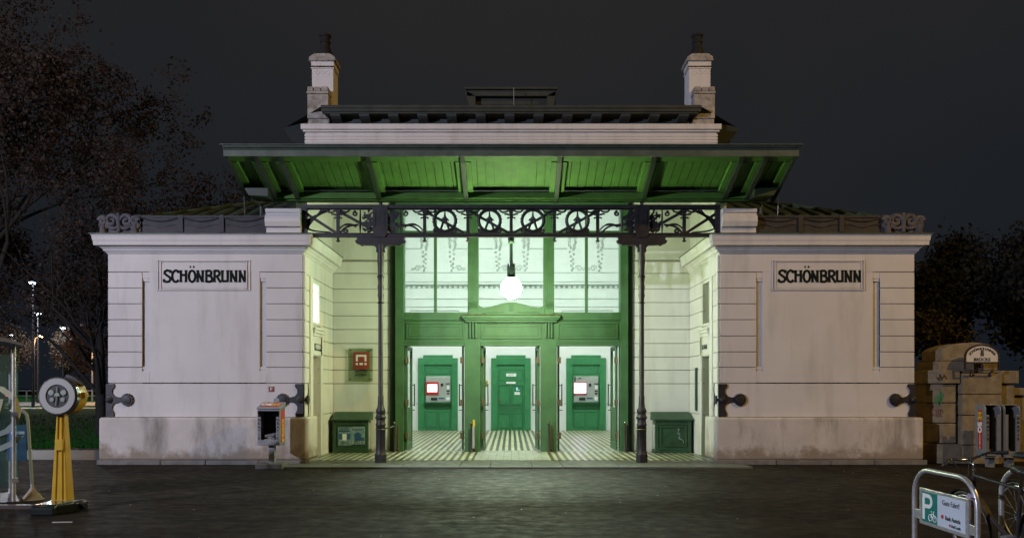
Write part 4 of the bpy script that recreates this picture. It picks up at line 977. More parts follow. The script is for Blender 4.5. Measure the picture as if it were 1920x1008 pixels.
w = MB(); xr = X(691, 18.25); w.box(xr-.02, xr-.016, yf+.06, yf+.40, .12, .74); w.build('side_poster', 'paper', t)
t, body, yf = chest(X(1228, 18.25), X(1296, 18.25), 1, 'green grit chest with pale graffiti scrawl, right of the entrance')
w = MB(); x_ = X(1272, 18.2)
w.ribbon(bez((x_-.03, .60), (x_+.12, .66), (x_-.10, .50), (x_+.05, .50), 8), .012, yf-.009, yf-.002)
w.ribbon(bez((x_-.04, .50), (x_+.14, .46), (x_-.06, .38), (x_+.09, .37), 8), .010, yf-.010, yf-.002)
w.ribbon(bez((x_, .42), (x_+.03, .30), (x_+.14, .42), (x_+.12, .26), 8), .010, yf-.011, yf-.002)
w.build('graffiti', 'relief', t)
w = MB(); xl = X(1228, 18.25); w.box(xl+.016, xl+.02, yf+.05, yf+.40, .12, .70); w.build('side_poster', 'paper', t)

# ------------------------------------------------------------------ door posts / stanchions
def stanchion(u, lab, wrap=False):
    Y_ = 18.42; x_ = X(u, Y_)
    t = thing('barrier_post', (x_, Y_, .04), lab, 'post', 'short brown posts at the door jambs')
    w = MB(); w.lathe([(.04, .04), (.03, .06), (.022, .09), (.022, .68), (.03, .70), (.03, .73), (.01, .75)], (x_, Y_, 0), 10); w.lathe([(.04, .04), (.026, .07), (.022, .66), (.01, .69)], (x_+.07, Y_+.08, 0), 10)
    w.box(x_-.01, x_+.08, Y_-.01, Y_+.09, .10, .13); w.build('post', 'brown', t, smooth=True)
    w = MB(); w.sphere((x_, Y_, .75), .028, 8, 6); w.build('knob', 'chrome', t, smooth='all')
    if wrap:
        w = MB(); w.box(x_+.025, x_+.075, Y_-.05, Y_-.03, .14, .66); w.build('white_strip', 'relief', t)
        w = MB(); w.box(x_+.035, x_+.085, Y_-.051, Y_-.031, .66, .82); w.build('yellow_cap', 'yprint', t)
stanchion(740, 'short brown post at the leftmost green door jamb, nearest the posted chest')
stanchion(884, 'short brown post with yellow topped white strip left of the middle opening', True)
stanchion(1029, 'short brown post in front of the jamb right of the middle opening')
stanchion(1172, 'short brown post at the rightmost green door jamb, near the graffiti chest')
w = MB(); w.tube([(-2.70, 16.08, .72), (-2.62, 16.7, .72), (-2.72, 17.6, .70), (X(740, 18.42), 18.42, .66)], .016, 6)
o = w.build('barrier_rope', 'brown', None, smooth='all'); tag(o, 'brown rope from the left iron column to the post at the door jamb', 'rope')

# ------------------------------------------------------------------ newspaper boxes
def news_text(t, x_, y_, z_):
    pass
def paper_stack(w, x0, x1, y0, y1, z0, seed):
    rr = random.Random(seed)
    for k in range(7):
        w.m = Matrix.Translation(((x0+x1)/2, (y0+y1)/2, z0+.018*k)) @ Matrix.Rotation(rr.uniform(-.25, .25), 4, 'Z') @ Matrix.Rotation(rr.uniform(-.35, .0), 4, 'Y')
        w.box(-(x1-x0)*.36, (x1-x0)*.36, -(y1-y0)*.3, (y1-y0)*.3, 0, .010)
    w.m = Matrix.Identity(4)
xb0, xb1, yb0, yb1 = X(482.5, 15.0), X(524.5, 15.0), 15.0, 15.36
t = thing('newspaper_box', ((xb0+xb1)/2, 15.2, 0), 'grey newspaper dispenser with papers inside, on a post before the left wing', 'newspaper box')
zb0, zb1 = .46, 1.18
w = MB()
w.box(xb0, xb0+.012, yb0, yb1, zb0, zb1); w.box(xb1-.012, xb1, yb0, yb1, zb0, zb1); w.box(xb0, xb1, yb1-.012, yb1, zb0, zb1); w.box(xb0, xb1, yb0, yb1, zb0, zb0+.015)
w.box(xb0, xb0+.07, yb0-.004, yb0+.01, zb0, zb1-.16); w.box(xb1-.07, xb1, yb0-.004, yb0+.01, zb0, zb1-.16); w.box(xb0, xb1, yb0-.003, yb0+.01, zb0, zb0+.11); w.box(xb0, xb1, yb0-.003, yb0+.01, zb1-.05, zb1)
w.prism([(yb0-.03, zb1-.01), (yb1, zb1-.01), (yb1, zb1+.12), (yb0-.03, zb1+.01)], xb0-.012, xb1+.012, 'x')
w.build('box_body', 'greymetal', t, bevel=.006)
w = MB(); w.box(xb0+.012, xb1-.012, yb1-.02, yb1-.013, zb0+.1, zb1-.03); w.build('box_back', 'black', t)
w = MB(); paper_stack(w, xb0+.06, xb1-.06, yb0, yb1, zb0+.10, 3); w.build('newspapers', 'paper', t)
w = MB(); xm = (xb0+xb1)/2+.02; w.box(xm-.055, xm+.055, 15.12, 15.24, .06, zb0); w.build('post', 'greymetal', t)
w = MB(); w.prism([(xm-.27, 14.95), (xm+.25, 14.95), (xm+.27, 15.40), (xm-.27, 15.40)], 0, .10, 'z'); w.build('base_slab', 'darkkerb', t, bevel=.01)
w = MB(); w.lathe([(.055, 0), (.055, .012)], (xm+.03, 15.33, 1.33), 14, 'y'); w.build('disc', 'greymetal', t)
for k, ch in enumerate('GRATIS'):
    for xx in (xb0+.035, xb1-.035): text(ch, .07, 'black', t, face_y(xx, yb0-.006, zb1-.22-.072*k), name='letter', bold=.003)
w = MB(); w.box(xb1+.001, xb1+.004, yb0+.08, yb1-.06, zb0+.05, zb1-.03); st = w.build('red_sticker', 'red', t)
text('OE24', .20, 'yprint', st, face_x(xb1+.006, (yb0+yb1)/2, zb0+.28, 1, pi/2), bold=.006)
slp = atan2(.11, .39)
w = MB(); w.m = Matrix.Translation((xm-.03, (yb0+yb1)/2, zb1+.07)) @ Matrix.Rotation(slp, 4, 'X'); w.box(-.17, .19, -.12, .12, .0, .004); st = w.build('lid_sticker', 'red', t)
text('OE', .16, 'white', st, Matrix.Translation((xm-.11, (yb0+yb1)/2, zb1+.077)) @ Matrix.Rotation(slp, 4, 'X'), bold=.006)
text('24', .16, 'yprint', st, Matrix.Translation((xm+.07, (yb0+yb1)/2, zb1+.077)) @ Matrix.Rotation(slp, 4, 'X'), bold=.006)

def tall_box(x0, lab, sticker):
    y0, y1, z0, z1, wd = 15.22, 15.56, .20, 1.25, .31
    t = thing('newspaper_dispenser', (x0+wd/2, 15.4, 0), lab, 'newspaper box', 'newspaper dispensers by the pier')
    w = MB(); x1 = x0+wd
    arc = lambda r: [(y0+.10-.10*cos(k*pi/8*.5*2)*1.0, z1-.10+.10*sin(k*pi/8)) for k in range(5)]
    side = [(y0, z0)] + [(y0+.10-.10*cos(k*pi/8), z1-.10+.10*sin(k*pi/8)) for k in range(5)] + [(y1, z1), (y1, z0)]
    w.prism(side, x0, x0+.015, 'x'); w.prism(side, x1-.015, x1, 'x'); w.box(x0+.015, x1-.015, y1-.012, y1-.001, z0, z1-.001); w.box(x0+.015, x1-.015, y0+.1, y1-.012, z1-.014, z1)
    w.box(x0+.015, x1-.015, y0+.001, y1-.012, z0, z0+.02)
    w.box(x0+.015, x0+.075, y0+.002, y0+.014, z0+.02, z1-.20); w.box(x1-.075, x1-.015, y0+.002, y0+.014, z0+.02, z1-.20); w.box(x0+.075, x1-.075, y0+.002, y0+.014, z0+.02, z0+.12)
    w.build('box_body', 'greymetal', t, bevel=.004)
    w = MB(); w.box(x0+.016, x1-.016, y1-.03, y1-.014, z0+.02, z1-.02); w.build('box_back', 'black', t)
    w = MB(); w.box(x0+wd*.42, x0+wd*.80, 15.33, 15.45, 0, z0); w.build('post', 'greymetal', t)
    w = MB(); paper_stack(w, x0+.06, x1-.06, y0+.05, y1-.05, z0+.03, 6); w.build('newspapers', 'paper', t)
    for k, ch in enumerate('GRATIS'): text(ch, .065, 'black', t, face_y(x0+.045 if sticker else x1-.045, y0-.002, z1-.27-.082*k), name='letter', bold=.003)
    if sticker:
        w = MB(); w.box(x0-.004, x0-.001, y0+.11, y0+.24, .36, 1.14); stk = w.build('red_sticker', 'red', t)
        text('OE', .165, 'white', stk, face_x(x0-.006, y0+.175, .79, -1, -pi/2), bold=.008); text('24', .165, 'yprint', stk, face_x(x0-.006, y0+.175, 1.02, -1, -pi/2), bold=.008)
        text('ÖSTERREICH', .05, 'white', stk, face_x(x0-.006, y0+.175, .51, -1, -pi/2))
tall_box(X(1848, 15.22), 'grey newspaper dispenser with red and yellow side sticker, before the stone pier', True)
tall_box(X(1884, 15.22), 'grey newspaper dispenser right of the stickered one, before the stone pier', False)

# ------------------------------------------------------------------ stone bridge pier with name board
YS = 16.2
def sx(u, Y=YS): return X(u, Y)
def sz(v, Y=YS): return Z(v, Y)
t = thing('stone_pier', (sx(1818), YS+.4, 0), 'stepped granite bridge pier with rounded top and green graffiti, right of the station', 'stone pier')
w = MB()
def blk(u0, u1, y0, y1, v0, v1, j=.006, ch=0.0):
    x0, x1, z0, z1 = sx(u0)+j, sx(u1)-j, sz(v0)+j, sz(v1)-j
    if ch: w.prism([(x0, y0+ch), (x0+ch, y0), (x1, y0), (x1, y1), (x0, y1)], z0, z1, 'z')
    else: w.box(x0, x1, y0, y1, z0, z1)
for v0, v1 in ((831, 793), (793, 755), (755, 719)): blk(1747, 1794, YS, YS+1.0, v0, v1, ch=.22)
blk(1739, 1797, YS-.08, YS+1.1, 719, 693, ch=.26); blk(1737, 1800, YS-.10, YS+1.1, 872, 831, ch=.28)
for v0, v1 in ((872, 833), (833, 778), (778, 739), (739, 699)): blk(1798, 1873, YS-.12, YS+1.0, v0, v1)
for v0, v1 in ((872, 830), (830, 778), (778, 720)): blk(1874, 1903, YS, YS+1.0, v0, v1)
blk(1872, 1908, YS-.06, YS+1.1, 719, 694)
blk(1760, 1874, YS+.0, YS+.9, 699, 676)
w.prism([(sx(1768), sz(676)), (sx(1768), sz(656)), (sx(1778), sz(650)), (sx(1800), sz(643)), (sx(1832), sz(641)), (sx(1858), sz(645)), (sx(1871), sz(653)), (sx(1871), sz(676))][::-1], YS+.05, YS+.85)
w.build('granite_block', 'stone', t, bevel=.018)
w = MB(); w.box(sx(1750), sx(1792), YS+.24, YS+.8, 0.02, sz(700)); w.box(sx(1801), sx(1900), YS+.03, YS+.8, 0.02, sz(705)); w.build('mortar', 'joint', t)
w = MB()
for (u, v, s_) in ((1759, 746, 9), (1765, 741, 8), (1756, 752, 8), (1763, 750, 7)):
    w.ribbon([(sx(u-s_*.6), sz(v+3)), (sx(u-2), sz(v-6)), (sx(u+1), sz(v+5)), (sx(u+s_*.6), sz(v-5))], .02, YS-.006-.0005*s_, YS+.002)
M['gfgreen'] = mat('graffiti_green', (0.03, .22, .10), .6)
g_ = w
g_.m = Matrix.Identity(4); g_.build('graffiti', 'gfgreen', t)
w = MB(); w.ribbon([(sx(1751), sz(706)), (sx(1755), sz(711)), (sx(1758), sz(702)), (sx(1762), sz(711)), (sx(1766), sz(703)), (sx(1771), sz(710))], .018, YS-.086, YS-.078)
w.build('black_tag', 'black', t)
w = MB()
for k in range(3): w.tube([(sx(1752+6*k)+.04*cos(a*pi/6), YS-.003, sz(773)+.07*sin(a*pi/6)) for a in range(11)], .006, 4)
w.build('faded_tag', 'sred', t)
# low wall continuing to the right
w = MB(); w.box(sx(1904), 20, YS+.2, YS+.6, 0, 1.42); w.box(sx(1904), 20, YS+.14, YS+.66, 1.42, 1.58)
o = w.build('bridge_wall', 'stone', None, bevel=.015); tag(o, 'low granite wall running right from the stone pier', 'wall')
# name board
YN = 15.95; cxn = X(1841, YN)
t = thing('bridge_name_board', (cxn, YN, sz(699)), 'arched cream name board in an iron frame on the stone pier', 'name board')
def arch(hw, z0, zs, zt, n=16): return [(cxn-hw, z0), (cxn+hw, z0), (cxn+hw, zs)] + [(cxn+hw*cos(k*pi/n), zs+(zt-zs)*sin(k*pi/n)) for k in range(1, n)] + [(cxn-hw, zs)]
zn0, zns, znt = Z(678, YN), Z(668, YN), Z(648, YN)
w = MB(); w.prism(arch(.33, zn0, zns, znt), YN-.008, YN+.012); w.build('board', 'plaster', t)
w = MB(); w.ribbon([(cxn-.35, Z(694, YN)), (cxn-.35, zns)]+[(cxn-.35*cos(k*pi/16), zns+(znt-zns+.02)*sin(k*pi/16)) for k in range(1, 16)]+[(cxn+.35, zns), (cxn+.35, Z(694, YN))], .028, YN-.02, YN+.02)
w.box(cxn-.34, cxn+.34, YN-.015, YN+.018, zn0-.03, zn0); w.box(cxn-.33, cxn+.33, YN-.005, YN+.015, Z(695, YN), Z(694, YN)+.01)
w.tube([(cxn, YN, zn0-.02), (cxn, YN, Z(694, YN))], .015, 6)
for d in (-1, 1): w.tube([(cxn+d*.22, YN, Z(694, YN)), (cxn+d*.19, YN+.1, Z(704, YN))], .014, 6)
w.build('iron_frame', 'iron', t)
word = 'SCHÖNBRUNNER'
for k, ch in enumerate(word):
    a = radians(158-136*k/(len(word)-1)); rx2, rz2 = .272, .18
    text(ch, .070, 'letters', t, face_y(cxn+rx2*cos(a), YN-.011, zns-.02+rz2*sin(a), roll=-(a-pi/2)*.62), name='letter', bold=.002)
text('BRÜCKE', .09, 'letters', t, face_y(cxn, YN-.011, zn0+.045), spacing=1.05, bold=.002)
w = MB(); w.box(cxn-.035, cxn+.035, YN-.012, YN-.008, zn0+.12, zn0+.20); w.lathe([(.03, 0), (.03, -.004)], (cxn, YN-.009, zn0+.22), 8, 'y'); w.build('crest', 'textgrey', t)

# ------------------------------------------------------------------ bicycle hoops
def hoop(loc, lab, sign):
    t = thing('bicycle_hoop', loc, lab, 'bike rack', 'steel bicycle hoops', rz=-pi/2, local=True)
    hw, h, r = .515, .80, .26; P = [(-hw, 0, 0), (-hw, 0, h-r)]+[(-hw+r-r*cos(k*pi/12), 0, h-r+r*sin(k*pi/12)) for k in range(1, 7)]+[(hw-r+r*sin(k*pi/12), 0, h-r+r*cos(k*pi/12)) for k in range(0, 6)]+[(hw, 0, h-r), (hw, 0, 0)]
    w = MB(); w.tube(P, .024, 12); w.lathe([(.06, 0), (.06, .01)], (-hw, 0, 0), 12); w.lathe([(.06, 0), (.06, .01)], (hw, 0, 0), 12); w.build('hoop_tube', 'steel', t, smooth=True)
    w = MB(); w.tube([(hw-.10, 0, h-.16), (hw-.10, -.0, h-.16)], .03, 8) if False else None
    w.tube([(hw-.035+.032*cos(a*pi/5), .032*sin(a*pi/5), h-r+.10) for a in range(10)], .006, 5, closed=True); w.build('cable_tie', 'black', t)
    if sign:
        pw, z0, z1 = .405, .275, .625
        w = MB(); w.box(-pw, pw, -.012, .012, z0, z1); w.box(-hw, -pw, -.01, .01, z0+.04, z0+.13); w.box(pw, hw, -.01, .01, z0+.04, z0+.13); w.build('sign_plate', 'steel', t, bevel=.005)
        w = MB(); w.box(-pw+.05, -.08, -.016, -.012, z0+.035, z1-.03); w.build('green_field', 'teal', t)
        w = MB(); w.box(-.08, pw-.045, -.0155, -.012, z0+.035, z1-.03); w.build('pale_field', 'paleblue', t)
        w = MB(); zz = z0+.055; w.box(-.335, -.295, -.019, -.016, zz, z1-.045); top = z1-.045
        w.ribbon([(-.30, top-.02), (-.23, top-.02)]+[(-.23+.05*sin(k*pi/8), top-.07+.05*cos(k*pi/8)) for k in range(1, 8)]+[(-.23, top-.12), (-.30, top-.12)], .036, -.0185, -.016)
        for cx in (-.20, -.125): w.tube([(cx+.03*cos(a*pi/8), -.017, z0+.085+.03*sin(a*pi/8)) for a in range(16)], .004, 4, closed=True)
        for p, q in (((-.20, .085), (-.18, .125)), ((-.18, .125), (-.14, .125)), ((-.14, .125), (-.125, .085)), ((-.18, .125), (-.165, .085)), ((-.165, .085), (-.14, .125)), ((-.14, .125), (-.145, .15)), ((-.19, .145), (-.17, .145)), ((-.145, .15), (-.13, .15))):
            w.tube([(p[0], -.017, z0+p[1]), (q[0], -.017, z0+q[1])], .0035, 4)
        w.build('parking_symbol', 'white', t)
        f2 = lambda x_, z_: face_y(x_, -.017, z_)
        text('Gute Fahrt!', .068, 'textgrey', t, f2(.14, z1-.09), squeeze=.85); text('Bank Austria', .054, 'textgrey', t, f2(.17, z0+.125), squeeze=.85, bold=.001); text('UniCredit', .036, 'textgrey', t, f2(.22, z0+.065), bold=.001)
        w = MB(); w.prism([(.005+.02*cos(k*pi/6), z0+.13+.02*sin(k*pi/6)) for k in range(12)], -.018, -.0155); w.prism([(.125+.012*cos(k*pi/6), z0+.067+.012*sin(k*pi/6)) for k in range(12)], -.018, -.0155); w.build('red_logo', 'red', t)
    return t
hoop((4.0, 7.10, 0), 'steel bicycle hoop carrying the green and pale blue P parking sign', True)
hoop((4.86, 7.10, 0), 'plain steel bicycle hoop at the right picture edge', False)

def bicycle(loc, rz, lean, lab, colr, steer=0.0, basket=False):
    t = thing('bicycle', loc, lab, 'bicycle', 'bicycles parked at the hoops', local=True); t.rotation_euler = (lean, 0, 0)
    t.rotation_euler = (Matrix.Rotation(rz, 4, 'Z') @ Matrix.Rotation(lean, 4, 'X')).to_euler()
    R = .335
    rw, fw = Vector((-.53, 0, R)), Vector((.53, 0, R)); bb = Vector((-.10, 0, .28)); st = Vector((-.26, 0, .80)); ht = Vector((.36, 0, .83)); hb = Vector((.41, 0, .62))
    w = MB()
    for a, b, r in ((bb, st, .016), (st*0.97+Vector((0, 0, 0.01)), ht, .015), (bb, hb, .018), (ht, hb, .020)): w.tube([a, b], r, 10)
    for d in (-.05, .05):
        o_ = Vector((0, d, 0)); w.tube([bb+o_*.4, rw+o_], .010, 8); w.tube([st+o_*.3-Vector((0, 0, .06)), rw+o_], .009, 8)
    w.build('frame', colr, t, smooth=True)
    w = MB(); 
    for d in (-.05, .05): w.tube([hb+Vector((0, d*.9, -.02)), Vector((.46, d, .52)), fw+Vector((0, d, 0))], [.013, .013, .009], 8)
    w.tube([hb, hb+Vector((.01, 0, -.04))], .02, 8); w.build('fork', colr, t, smooth=True)
    for c in (rw, fw):
        w = MB(); w.tube([(c.x+(R-.018)*cos(a*pi/20), 0, c.z+(R-.018)*sin(a*pi/20)) for a in range(40)], .019, 8, closed=True); wh = w.build('wheel', 'black', t, smooth='all')
        w = MB(); w.tube([(c.x+(R-.042)*cos(a*pi/20), 0, c.z+(R-.042)*sin(a*pi/20)) for a in range(40)], .009, 6, closed=True); w.tube([(c.x, -.05, c.z), (c.x, .05, c.z)], .018, 8)
        for a in range(18): w.tube([(c.x, .03*(-1)**a, c.z), (c.x+(R-.045)*cos(a*pi/9), 0, c.z+(R-.045)*sin(a*pi/9))], .0016, 3)
        w.build('rim', 'steel', wh)
        w = MB(); w.ribbon([(c.x+(R+.02)*cos(a), c.z+(R+.02)*sin(a)) for a in [radians((15 if c is rw else 30)+(130)*k/12) for k in range(13)]], .004, -.028, .028); w.build('mudguard', 'black', t)
    w = MB(); w.tube([ht, ht+Vector((-.02, 0, .10)), ht+Vector((.05, 0, .14))], .014, 8)
    hp = ht+Vector((.05, 0, .14)); cs, sn = cos(steer), sin(steer)
    def hb_(x_, y_, z_): return hp+Vector((x_*cs-y_*sn, x_*sn+y_*cs, z_))
    w.tube([hb_(-.10, -.29, .02), hb_(-.03, -.18, .03), hb_(0, -.06, 0), hb_(0, .06, 0), hb_(-.03, .18, .03), hb_(-.10, .29, .02)], .012, 8)
    hbar = w.build('handlebar', 'chrome', t, smooth='all')
    for d in (-1, 1):
        w = MB(); w.tube([hb_(-.055, d*.225, .026), hb_(-.11, d*.31, .018)], .017, 8); w.build('grip', 'black', hbar, smooth=True)
        w = MB(); w.tube([hb_(-.03, d*.16, .03), hb_(.03, d*.20, -.01), hb_(.0, d*.27, -.02)], .006, 5); w.build('brake_lever', 'chrome', hbar, smooth=True)
    w = MB(); w.tube([hb_(0, -.15, .03), hb_(.10, -.08, -.06), hp+Vector((.06, 0, -.25)), fw+Vector((-.03, .04, .2))], .004, 5); w.tube([hb_(0, .15, .03), hb_(.12, .05, -.04), hp+Vector((.02, 0, -.22))], .004, 5); w.build('brake_cable', 'black', t)
    w = MB(); w.tube([st, st+Vector((-.03, 0, .12))], .013, 8); w.build('seat_post', 'chrome', t)
    w = MB(); sc_ = st+Vector((-.04, 0, .14))
    pr = [(-.14, .075), (-.10, .085), (-.04, .07), (.02, .04), (.08, .022), (.13, .015)]
    vs = []; n = 10
    for x_, hw_ in pr:
        for j in range(n): vs.append((sc_.x+x_, hw_*cos(2*pi*j/n), sc_.z+.01+.028*sin(2*pi*j/n)*(1 if sin(2*pi*j/n) > 0 else 1.3)))
    w.add(vs, [(i*n+j, i*n+(j+1) % n, (i+1)*n+(j+1) % n, (i+1)*n+j) for i in range(5) for j in range(n)]+[tuple(range(n-1, -1, -1)), tuple(5*n+j for j in range(n))])
    w.build('saddle', 'black', t, smooth='all')
    w = MB(); w.lathe([(.085, -.004), (.085, .004)], (bb.x, -.05, bb.z), 20, 'y'); w.tube([bb+Vector((0, -.07, 0)), bb+Vector((.12, -.08, -.12))], .010, 6); w.tube([bb+Vector((0, .07, 0)), bb+Vector((-.12, .08, .12))], .010, 6); w.box(bb.x+.08, bb.x+.16, -.17, -.09, bb.z-.14, bb.z-.115); w.box(bb.x-.16, bb.x-.08, .09, .17, bb.z+.115, bb.z+.14)
    w.tube([bb+Vector((0, -.05, .08)), rw+Vector((0, -.05, .035))], .005, 4); w.tube([bb+Vector((0, -.05, -.08)), rw+Vector((0, -.05, -.035))], .005, 4); w.build('crank', 'greymetal', t)
    w = MB(); w.box(.505, .535, -.035, -.02, .50, .55); w.build('reflector', 'amber', t); 
    w = MB(); w.lathe([(.02, -.03), (.038, .0), (.038, .03)], (.46, 0, .78), 12, 'x'); w.build('headlight', 'chrome', t, smooth=True)
    return t
b1 = bicycle((4.20, 6.42, 0), pi/2, radians(-8), 'dark bicycle leaning on the hoop with the parking sign', 'iron', steer=.15)
w = MB(); w.sphere((.42, .0, .60), .07, 10, 7); w.build('lilac_bag', 'lilac', b1, smooth='all')
b2 = bicycle((5.08, 7.07, 0), -pi/2, radians(7), 'black bicycle cut off by the right picture edge behind the plain hoop', 'iron', steer=-.1)

# ------------------------------------------------------------------ left side: phone booth, poster stand, weighing scale
YK = 10.5; xk = X(26, YK)
t = thing('phone_booth', (xk, YK, 0), 'glass phone booth with white at sign at the left picture edge', 'phone booth', local=True, rz=.62)
w = MB()
for x_, y_ in ((0, 0), (0, .95), (-1.2, 0), (-1.2, .95)): w.tube([(x_, y_, 0), (x_, y_, 2.24)], .026, 10)
w.build('frame_post', 'steel', t, smooth=True)
w = MB(); w.prism([(-1.4, 2.38), (-.1, 2.26), (.10, 2.19), (.10, 2.16), (-.1, 2.21), (-1.4, 2.32)][::-1], -.12, 1.1); w.build('booth_roof', 'greymetal', t)
w = MB(); w.box(-1.16, -.05, -.004, .004, .22, 2.06); w.build('front_pane', 'booth', t)
w = MB(); w.box(.045, .053, .02, .90, .30, 2.06); w.build('side_pane', 'booth', t)
w = MB(); w.box(-1.16, -.05, .95, .955, .22, 2.06); w.build('rear_pane', 'booth', t)
w = MB(); w.box(-1.4, .06, -.1, 1.05, 0.0, .05); w.build('booth_floor', 'brown', t)
w = MB(); w.box(-1.1, -.30, .50, .70, 1.0, 1.75); w.build('phone_unit', 'greymetal', t, bevel=.02)
w = MB(); w.box(-.62, -.26, .42, .445, 1.56, 1.66); w.build('display', 'screen', t)
text('@', 1.0, 'frost', t, face_y(-.36, -.008, 1.22), name='at_sign', ext=.001)
w = MB(); w.box(-.03, .05, -.035, .035, .30, .36); w.box(-.03, .05, -.035, .035, 1.20, 1.26); w.build('clamp', 'steel', t)

YA = 10.95; xa = X(57, YA)
t = thing('poster_stand', (xa, YA, 0), 'bent white tube stand with blue posters between phone booth and yellow scale', 'poster stand')
w = MB(); P = [(xa-.62, YA+.06, 1.24), (xa-.16, YA, 1.27)]+[(xa-.16+.12*sin(k*pi/10), YA, 1.15+.12*cos(k*pi/10)) for k in range(1, 5)]+[(xa-.035, YA, 1.12), (xa+.03, YA, .12), (xa+.03, YA, .05)]
w.tube(P, .022, 10); w.tube([(xa-.62, YA+.06, 1.24), (xa-.64, YA+.06, .05)], .022, 10); w.build('tube_frame', 'dial', t, smooth=True)
w = MB(); w.lathe([(.16, 0.0), (.13, .02), (.04, .14), (.025, .18)], (xa+.03, YA, 0), 12); w.build('foot', 'plinth', t, smooth=True)
w = MB(); w.box(xa-.32, xa-.045, YA-.02, YA+.0, .55, 1.06); w.build('blue_poster', 'blueprint', t)
w = MB(); w.box(xa-.26, xa-.07, YA-.024, YA-.021, .93, .97); w.build('poster_print', 'paleblue', t)

YC = 10.0; xc = X(111, YC); zc = Z(742, YC)
t = thing('weighing_scale', (X(116, YC), YC+.1, 0), 'yellow personal weighing scale with round chrome dial and black platform', 'weighing scale')
w = MB(); w.lathe([(.20, 0), (.245, .02), (.25, .04), (.25, .20), (.20, .24)], (xc+.01, YC, zc), 36, 'y'); w.build('dial_drum', 'yellow', t, smooth=True)
w = MB(); w.lathe([(.205, .02), (.24, -.03), (.256, -.02), (.258, .04), (.25, .05)], (xc, YC-.01, zc), 40, 'y'); bz = w.build('chrome_bezel', 'chrome', t, smooth=True)
w = MB(); w.ribbon([(xc+.190*cos(k*pi/24), zc+.190*sin(k*pi/24)) for k in range(48)], .075, YC-.045, YC-.02, closed=True); w.build('dial_ring', 'dial', t)
w = MB(); w.lathe([(.155, .02), (.155, -.034), (.01, -.034)], (xc, YC-.0, zc), 32, 'y'); w.build('dial_centre', 'black', t)
w = MB()
for dx, dz, r in ((-.08, .045, .036), (.08, .045, .036), (-.07, -.045, .028), (.07, -.045, .028)): w.lathe([(r, .01), (r, -.012), (r*.5, -.014)], (xc+dx, YC-.035, zc+dz), 16, 'y')
w.prism([(xc-.04, zc-.0), (xc+.04, zc), (xc+.025, zc+.035), (xc, zc+.045), (xc-.025, zc+.035)], YC-.055, YC-.035)
w.tube([(xc, YC-.05, zc+.12), (xc, YC-.05, zc+.02), (xc-.015, YC-.05, zc-.12)], .006, 5); w.build('dial_works', 'relief', t)
w = MB(); w.prism([(xc+.22, zc-.03), (xc+.31, zc-.02), (xc+.31, zc+.045), (xc+.22, zc+.05)], YC+.05, YC+.14); w.build('coin_box', 'yellow', t, bevel=.008)
w = MB(); w.ribbon([(xc+.01+.27*cos(a), zc+.27*sin(a)) for a in [radians(30+50*k/8) for k in range(9)]], .035, YC+.05, YC+.12); w.build('strap', 'black', t)
zt3 = zc-.235; w = MB()
x0t, x1t, x0b, x1b = xc-.055, xc+.045, xc-.11, xc+.10
for a, b, d in ((0.0, 1.0, 0.0),):
    w.add([(x0b, YC, .10), (x1b, YC, .10), (x1b, YC+.18, .10), (x0b, YC+.18, .10), (x0t, YC+.03, zt3), (x1t, YC+.03, zt3), (x1t, YC+.13, zt3), (x0t, YC+.13, zt3)], [(0, 3, 2, 1), (4, 5, 6, 7), (0, 1, 5, 4), (1, 2, 6, 5), (2, 3, 7, 6), (3, 0, 4, 7)])
w.build('pedestal', 'yellow', t, bevel=.012)
w = MB()
w.tube([(x0b+.06, YC-.005, .14), (x0t+.025, YC+.022, zt3-.02)], .009, 6); w.tube([(x1b-.06, YC-.005, .14), (x1t-.025, YC+.022, zt3-.02)], .009, 6); w.box(xc-.045, xc+.05, YC-.02, YC+.03, .78, .92)
w.build('pedestal_moulding', 'yellow', t, smooth=True)
w = MB(); xp = X(60, 9.6)
w.prism([(9.55, .0), (9.95, .0), (10.28, .0), (10.28, .10), (9.95, .13), (9.62, .13), (9.55, .10)], xp, xp+.30, 'x'); w.build('platform', 'blackgloss', t, bevel=.02)
w = MB(); w.prism([(xp+.30, 9.6), (xp+.42, 9.85), (xp+.40, 10.15), (xp-.02, 10.2), (xp+.30, 9.9)], .0, .11, 'z'); w.tube([(xp+.34, 9.95, .07), (xp+.47, 9.95, .07)], .05, 10); w.build('platform_hood', 'blackgloss', t, bevel=.015)
w = MB(); w.box(-7.0, xp, 10.08, 10.18, 0, .05); w.build('platform_rail', 'brown', t)

# ------------------------------------------------------------------ lawn, road and far side on the left
w = MB(); w.add([(-75, 56, .006), (-75, 22, .006), (-13.5, 19.5, .006), (-9.8, 21, .006), (-9.8, 56, .006)], [(0, 1, 2, 3, 4)]); tag(w.build('lawn', 'grass'), 'lawn', None, None, 'structure')
w = MB(); w.add([(-120, 60, .007), (-120, 57, .007), (-9, 57, .007), (-9, 60, .007)], [(0, 1, 2, 3)]); w.add([(-160, 82, .007), (-160, 66, .007), (-9, 66, .007), (-9, 82, .007)], [(0, 1, 2, 3)]); struct('road', w, 'road')
w = MB(); w.add([(-160, 66, .005), (-160, 60, .005), (-9, 60, .005), (-9, 66, .005)], [(0, 1, 2, 3)]); w.add([(-300, 200, .005), (-300, 82, .005), (-9, 82, .005), (-9, 200, .005)], [(0, 1, 2, 3)]); struct('verge', w, 'grass')
w = MB(); w.add([(-22, 21.5, .004), (-22, 17.5, .004), (-8.7, 16.8, .004), (-9.4, 19.5, .004), (-13, 19.4, .004)], [(0, 1, 2, 3, 4)]); struct('path', w, 'path')
